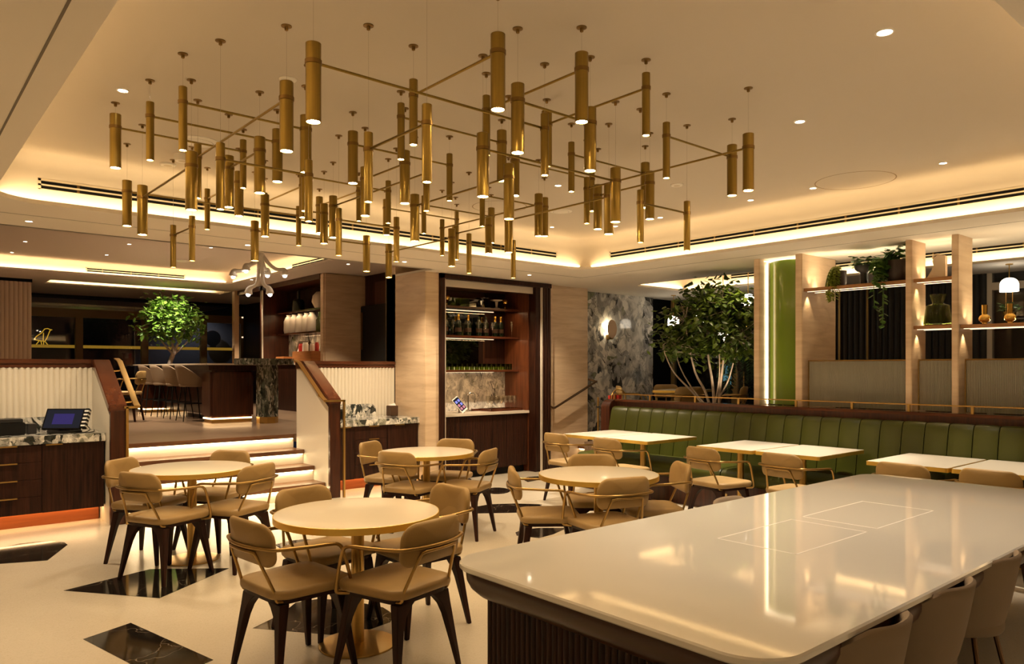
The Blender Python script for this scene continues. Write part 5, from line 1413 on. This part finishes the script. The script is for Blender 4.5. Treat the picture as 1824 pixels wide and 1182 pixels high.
def plant(name, label, loc, potprof, potm, leaves, lm):
    t = thing(name, label, 'plant', loc)
    MB().lathe(potprof, n=28, cap=False).build('pot', potm, t, world=False, smooth=50)
    m = MB(); leaves(m); m.build('foliage', lm, t, world=False, smooth=0)['kind'] = 'stuff'
    return t
def ferny(m):
    r_ = random.Random(2)
    for i in range(26):
        a = r_.uniform(1.3, 3.5); L = r_.uniform(.07, .12)
        P = smooth_path([(0, 0, .15), (L * .5 * math.cos(a), L * .5 * math.sin(a), .22), (L * math.cos(a), L * math.sin(a), .15 - r_.uniform(0, .12)), (L * 1.05 * math.cos(a), L * 1.05 * math.sin(a), .05 - r_.uniform(.0, .20))], 5)
        for j in range(2, len(P)):
            for s_ in (1, -1): leaf_quad(m, P[j], (math.cos(a + s_ * 1.2), math.sin(a + s_ * 1.2), -.4), (0, 0, 1), .045, .013)
plant('hanging_fern', 'lime green trailing fern in a dark pot at the left of the plant shelf', (7.98, 3.84, 2.44), [(.0, 0), (.06, 0), (.075, .04), (.075, .17), (.068, .17), (.066, .14), (.0, .14)], 'pot_dark', ferny, 'leaf_lime')
def bushy(m):
    r_ = random.Random(4)
    for i in range(70):
        a = r_.uniform(0, 2 * PI); e_ = r_.uniform(.1, 1.3); rr_ = r_.uniform(.05, .15)
        leaf_quad(m, (rr_ * .7 * math.cos(a), rr_ * .7 * math.sin(a), .20 + rr_ * .8 * math.sin(e_)), (math.cos(a), math.sin(a), r_.uniform(-.3, .5)), (0, 0, 1), .06, .032)
plant('goblet_planter', 'round-leaved green plant in a black goblet planter on the plant shelf', (7.98, 3.57, 2.44), [(.0, 0), (.04, 0), (.038, .11), (.045, .12), (.09, .16), (.10, .20), (.09, .20), (.0, .18)], 'pot_black', bushy, 'leaf_dark')
def ivy(m):
    r_ = random.Random(6)
    for i in range(15):
        a = r_.uniform(1.6, 3.6); L = r_.uniform(.10, .22); dr = r_.uniform(.05, .26) if i > 2 else .50 + .08 * i
        P = smooth_path([(0, .0, .24), (L * .35 * math.cos(a), L * .35 * math.sin(a) + .03, .32 - .02 * i % 3), (L * .8 * math.cos(a) - .06, L * .5 + .03, .25 - dr * .3), (L * math.cos(a) * .8 - .08, L * .45 + .04, .22 - dr)], 7)
        m.tube(P, .003, 4)
        for j in range(1, len(P), 1):
            b = r_.uniform(0, 2 * PI)
            leaf_quad(m, P[j], (math.cos(b), math.sin(b), -.5), (0, 0, 1), r_.uniform(.055, .08), .030)
    for i in range(60):
        a = r_.uniform(0, 2 * PI); rr_ = r_.uniform(.02, .13)
        leaf_quad(m, (rr_ * math.cos(a), rr_ * math.sin(a), .24 + r_.uniform(0, .12)), (math.cos(a), math.sin(a), r_.uniform(-.2, .6)), (0, 0, 1), .07, .028)
plant('ivy_pot', 'dark trailing ivy in a large brown pot at the right of the plant shelf', (8.0, 3.24, 2.44), [(.0, 0), (.085, 0), (.11, .03), (.112, .22), (.104, .22), (.10, .19), (.0, .19)], 'pot_dark', ivy, 'leaf_dark')
# cream sculptural vase
t = thing('sculptural_vase', 'cream sculptural vase with curled lip on the upper short shelf', 'vase', (8.0, 2.86, 2.44))
pr_ = [(.10, 0), (-.08, 0), (-.08, .22), (-.04, .23), (-.005, .225), (.02, .21), (.035, .17), (.025, .13), (.045, .08), (.075, .03)]
m = MB(); m.loft([[(-.04, a, b) for a, b in pr_], [(.04, a, b) for a, b in pr_]]); m.build('body', 'ceramic_cream', t, world=False, bevel=.01)
MB().tube([(0, .005 + .035 * math.cos(R(a)), .215 + .025 * math.sin(R(a))) for a in range(0, 360, 24)], .010, 8, closed=True).build('curl', 'ceramic_cream', t, world=False, smooth=80)
lathe_thing('glass_jug', [(.0, .006), (.125, .006), (.13, .02), (.105, .20), (.055, .215), (.05, .225), (.075, .31), (.071, .31), (.046, .222), (.10, .196), (.124, .02), (.0, .012)], 'thin_green', 'wide green glass jug with flared neck on the lower short shelf', 'jug', (8.0, 2.855, 1.972), 36)
GV = [(.0, 0), (.022, 0), (.020, .018), (.045, .035), (.050, .058), (.040, .082), (.022, .095), (.024, .185), (.020, .185), (.018, .10), (.0, .10)]
for i, y in enumerate((2.44, 2.24, 2.04)):
    lathe_thing('gold_vase', GV, 'gold', 'small polished gold bulb vase on the right shelf, ' + ['first from left', 'second from left', 'third from left'][i], 'vase', (7.98 + .03 * (i % 2), y, 1.965), 28, 'gold vases on the right shelf')

# right-hand far wall: dark fluted curtain, windows, pendant globes, seats
wc = sgroup('wall_curtain', (11.4, 4.7, .48))
flutes('y', 3.46, 5.95, 11.40, .48, 2.83, .085, .03, -1).build('fluting', 'curtain_dark', wc, smooth=70)
MB().box(11.40, 11.5, 3.46, 5.95, .48, 2.83).build('core', 'dark_void', wc, smooth=0)
for y in (5.45, 5.02): MB().box(11.355, 11.37, y, y + .03, .48, 2.83).build('brass_trim', 'brass_dark', wc, smooth=0)
for i, (y0, y1) in enumerate(((5.95, 7.35), (7.35, 8.72), (1.9, 3.46), (-3.0, 1.9))):
    t = sgroup('window_%d' % (i + 5), (11.45, (y0 + y1) / 2, .48))
    MB().box(11.44, 11.45, y0 + .06, y1 - .06, .52, 2.60).build('pane', 'window_glass', t, smooth=0)
    MB().box(11.40, 11.50, y0, y0 + .06, .48, 2.83).box(11.40, 11.50, y1 - .06, y1, .48, 2.83).box(11.40, 11.50, y0 + .06, y1 - .06, 2.60, 2.70).box(11.40, 11.50, y0 + .06, y1 - .06, .48, .52).build('window_frame', 'frame_olive' if i < 2 else 'vent_frame', t)
    MB().box(11.44, 11.45, y0 + .06, y1 - .06, 2.70, 2.83).build('transom_pane', 'window_glass', t, smooth=0)
ob = W(thing('far_building', 'dark building outside with teal lit windows behind the tree', 'building', (12.5, 6.5, 0)))
MB().box(12.5, 12.58, 4, 8.7, 0, 2.8).build('facade', 'dark_void', ob, smooth=0)
for y, z, h in ((8.25, 1.30, .30), (8.1, 1.22, .42), (6.9, 1.25, .34), (6.72, 1.25, .30), (5.9, 1.28, .22), (5.7, 1.28, .2), (5.5, 1.28, .2)):
    MB().box(12.49, 12.50, y - .05, y + .05, z, z + h).build('lit_window', 'teal_window', ob, smooth=0)

def dome_lamp(x, y, z, label, rod=True):
    t = thing('dome_pendant', label, 'pendant light', (x, y, 2.83), 0, 'white dome pendants of the right seating area')
    top = 3.20 if x < 10.2 else 2.83
    t.location.z = top
    h = z - top
    MB().lathe([(.0, .17), (.03, .167), (.055, .158), (.075, .143), (.09, .122), (.098, .10), (.10, .075), (.10, 0), (.0, -.004)], c=(0, 0, h), n=28, cap=False).build('shade', 'lamp_white', t, world=False, smooth=60)
    MB().tube([(0, 0, 0), (0, 0, h + .17)], .006, 8).lathe([(.04, 0), (.04, -.012), (.0, -.012)], n=20).build('stem', 'brass', t, world=False)
    for s_ in (1, -1): MB().tube([(0, s_ * .035, h + .0), (0, s_ * .035, h - .30)], .004, 6).build('strap', 'brass', t, world=False)
    MB().lathe([(.0, -.34), (.05, -.335), (.07, -.29), (.075, -.25), (.07, -.25), (.0, -.27)], c=(0, 0, h), n=24, cap=False).build('brass_bowl', 'gold', t, world=False, smooth=60)
    m = MB(); r_ = random.Random(int(x * 100))
    for i in range(45):
        a = r_.uniform(0, 2 * PI); rr_ = r_.uniform(.02, .09)
        leaf_quad(m, (rr_ * math.cos(a), rr_ * math.sin(a), h - .25 + r_.uniform(0, .10)), (math.cos(a), math.sin(a), r_.uniform(-.3, .6)), (0, 0, 1), .06, .026)
    m.build('foliage', 'leaf_dark', t, world=False, smooth=0)['kind'] = 'stuff'
    return t
dome_lamp(10.55, 2.96, 2.49, 'white dome pendant with brass plant bowl above the gold vases at right')
dome_lamp(9.95, 6.18, 2.50, 'white dome pendant beside the green column, right of the tree')
dome_lamp(10.6, 8.05, 2.30, 'white dome pendant seen left of the tree against the marble edge')
dome_lamp(10.2, 7.2, 2.30, 'white dome pendant glowing through the upper leaves of the tree')
dome_lamp(9.55, 6.35, 1.95, 'white dome pendant glowing low through the middle of the tree')
sn = W(thing('wall_sconce', 'oval peach wood wall sconce glowing against the marble wall', 'wall lamp', (9.50, 8.55, 2.1)))
m = MB().lathe([(.0, -.02), (.10, -.02), (.115, -.01), (.115, .0), (.0, .0)], n=36, cap=False)
m.v = [(x, y * 1.35, z) for x, y, z in m.v]
m.xf(Matrix.Translation((9.50, 8.49, 2.22)) @ Matrix.Rotation(R(90), 4, 'X')); m.build('paddle', 'peach_wood', sn, smooth=50)
m = MB().lathe([(.0, .0), (.10, .0)], n=36, cap=False); m.v = [(x, y * 1.3, z) for x, y, z in m.v]
m.xf(Matrix.Translation((9.50, 8.52, 2.22)) @ Matrix.Rotation(R(90), 4, 'X')); m.build('glow_disc', 'sconce_glow', sn, smooth=0)
MB().box(9.46, 9.54, 8.50, 8.60, 2.04, 2.12).build('bracket', 'brass_dark', sn, bevel=.006)
o = copy_tree(sq0); o.location = (9.25, 6.85, .48); o.rotation_euler = (0, 0, R(20)); o['label'] = 'cream table in the raised right seating area behind the tree'
gr_ = 'tan armchairs of the raised right seating area'
chair(8.72, 7.33, -42, 'tan armchair in front of the marble wall in the raised right area', gr_, .48)
chair(9.68, 7.42, -126, 'tan armchair behind the raised table, facing the room', gr_, .48)
chair(8.99, 6.60, 48, 'tan armchair back seen right behind the tree stems', gr_, .48)
chair(9.45, 6.22, 113, 'tan armchair right of the tree stems in the raised area', gr_, .48)
t = W(thing('hanging_fern', 'dark fern plant on slim brass stand right of the tree stems', 'plant', (10.15, 6.38, .48)))
MB().lathe([(.13, 0), (.13, .01), (.0, .01)], c=(10.15, 6.38, .48), n=20).tube([(10.15, 6.38, .49), (10.15, 6.38, 1.5)], .010, 8).build('stand', 'brass', t)
MB().lathe([(.0, 0), (.09, 0), (.12, .14), (.10, .14), (.0, .12)], c=(10.15, 6.38, 1.5), n=20, cap=False).build('pot', 'pot_dark', t)
m = MB(); r_ = random.Random(11)
for i in range(46):
    a = r_.uniform(0, 2 * PI); L = r_.uniform(.20, .38)
    P = smooth_path([(10.15, 6.38, 1.62), (10.15 + L * .5 * math.cos(a), 6.38 + L * .5 * math.sin(a), 1.80), (10.15 + L * math.cos(a), 6.38 + L * math.sin(a), 1.62), (10.15 + L * 1.1 * math.cos(a), 6.38 + L * 1.1 * math.sin(a), 1.62 - r_.uniform(.1, .5))], 6)
    for j in range(3, len(P)):
        for s_ in (1, -1): leaf_quad(m, P[j], (math.cos(a + s_ * 1.2), math.sin(a + s_ * 1.2), -.5), (0, 0, 1), .075, .014)
m.build('foliage', 'leaf_fern', t, smooth=0)['kind'] = 'stuff'
for i, (x, y) in enumerate(((10.30, 6.02), (10.45, 6.0), (10.6, 5.98))):
    t = W(thing('brass_stanchion', 'slim brass stanchion beside the green column, ' + ['left', 'middle', 'right'][i] + ' of three', 'post', (x, y, .48), 0, 'brass posts beside the green column'))
    MB().lathe([(.10, 0), (.10, .01), (.014, .02), (.014, .92), (.02, .93), (.02, .96), (.0, .965)], c=(x, y, .48), n=16, cap=False).build('post', 'brass', t)

for ob_ in bpy.data.objects:
    if '_o' in ob_: del ob_['_o']
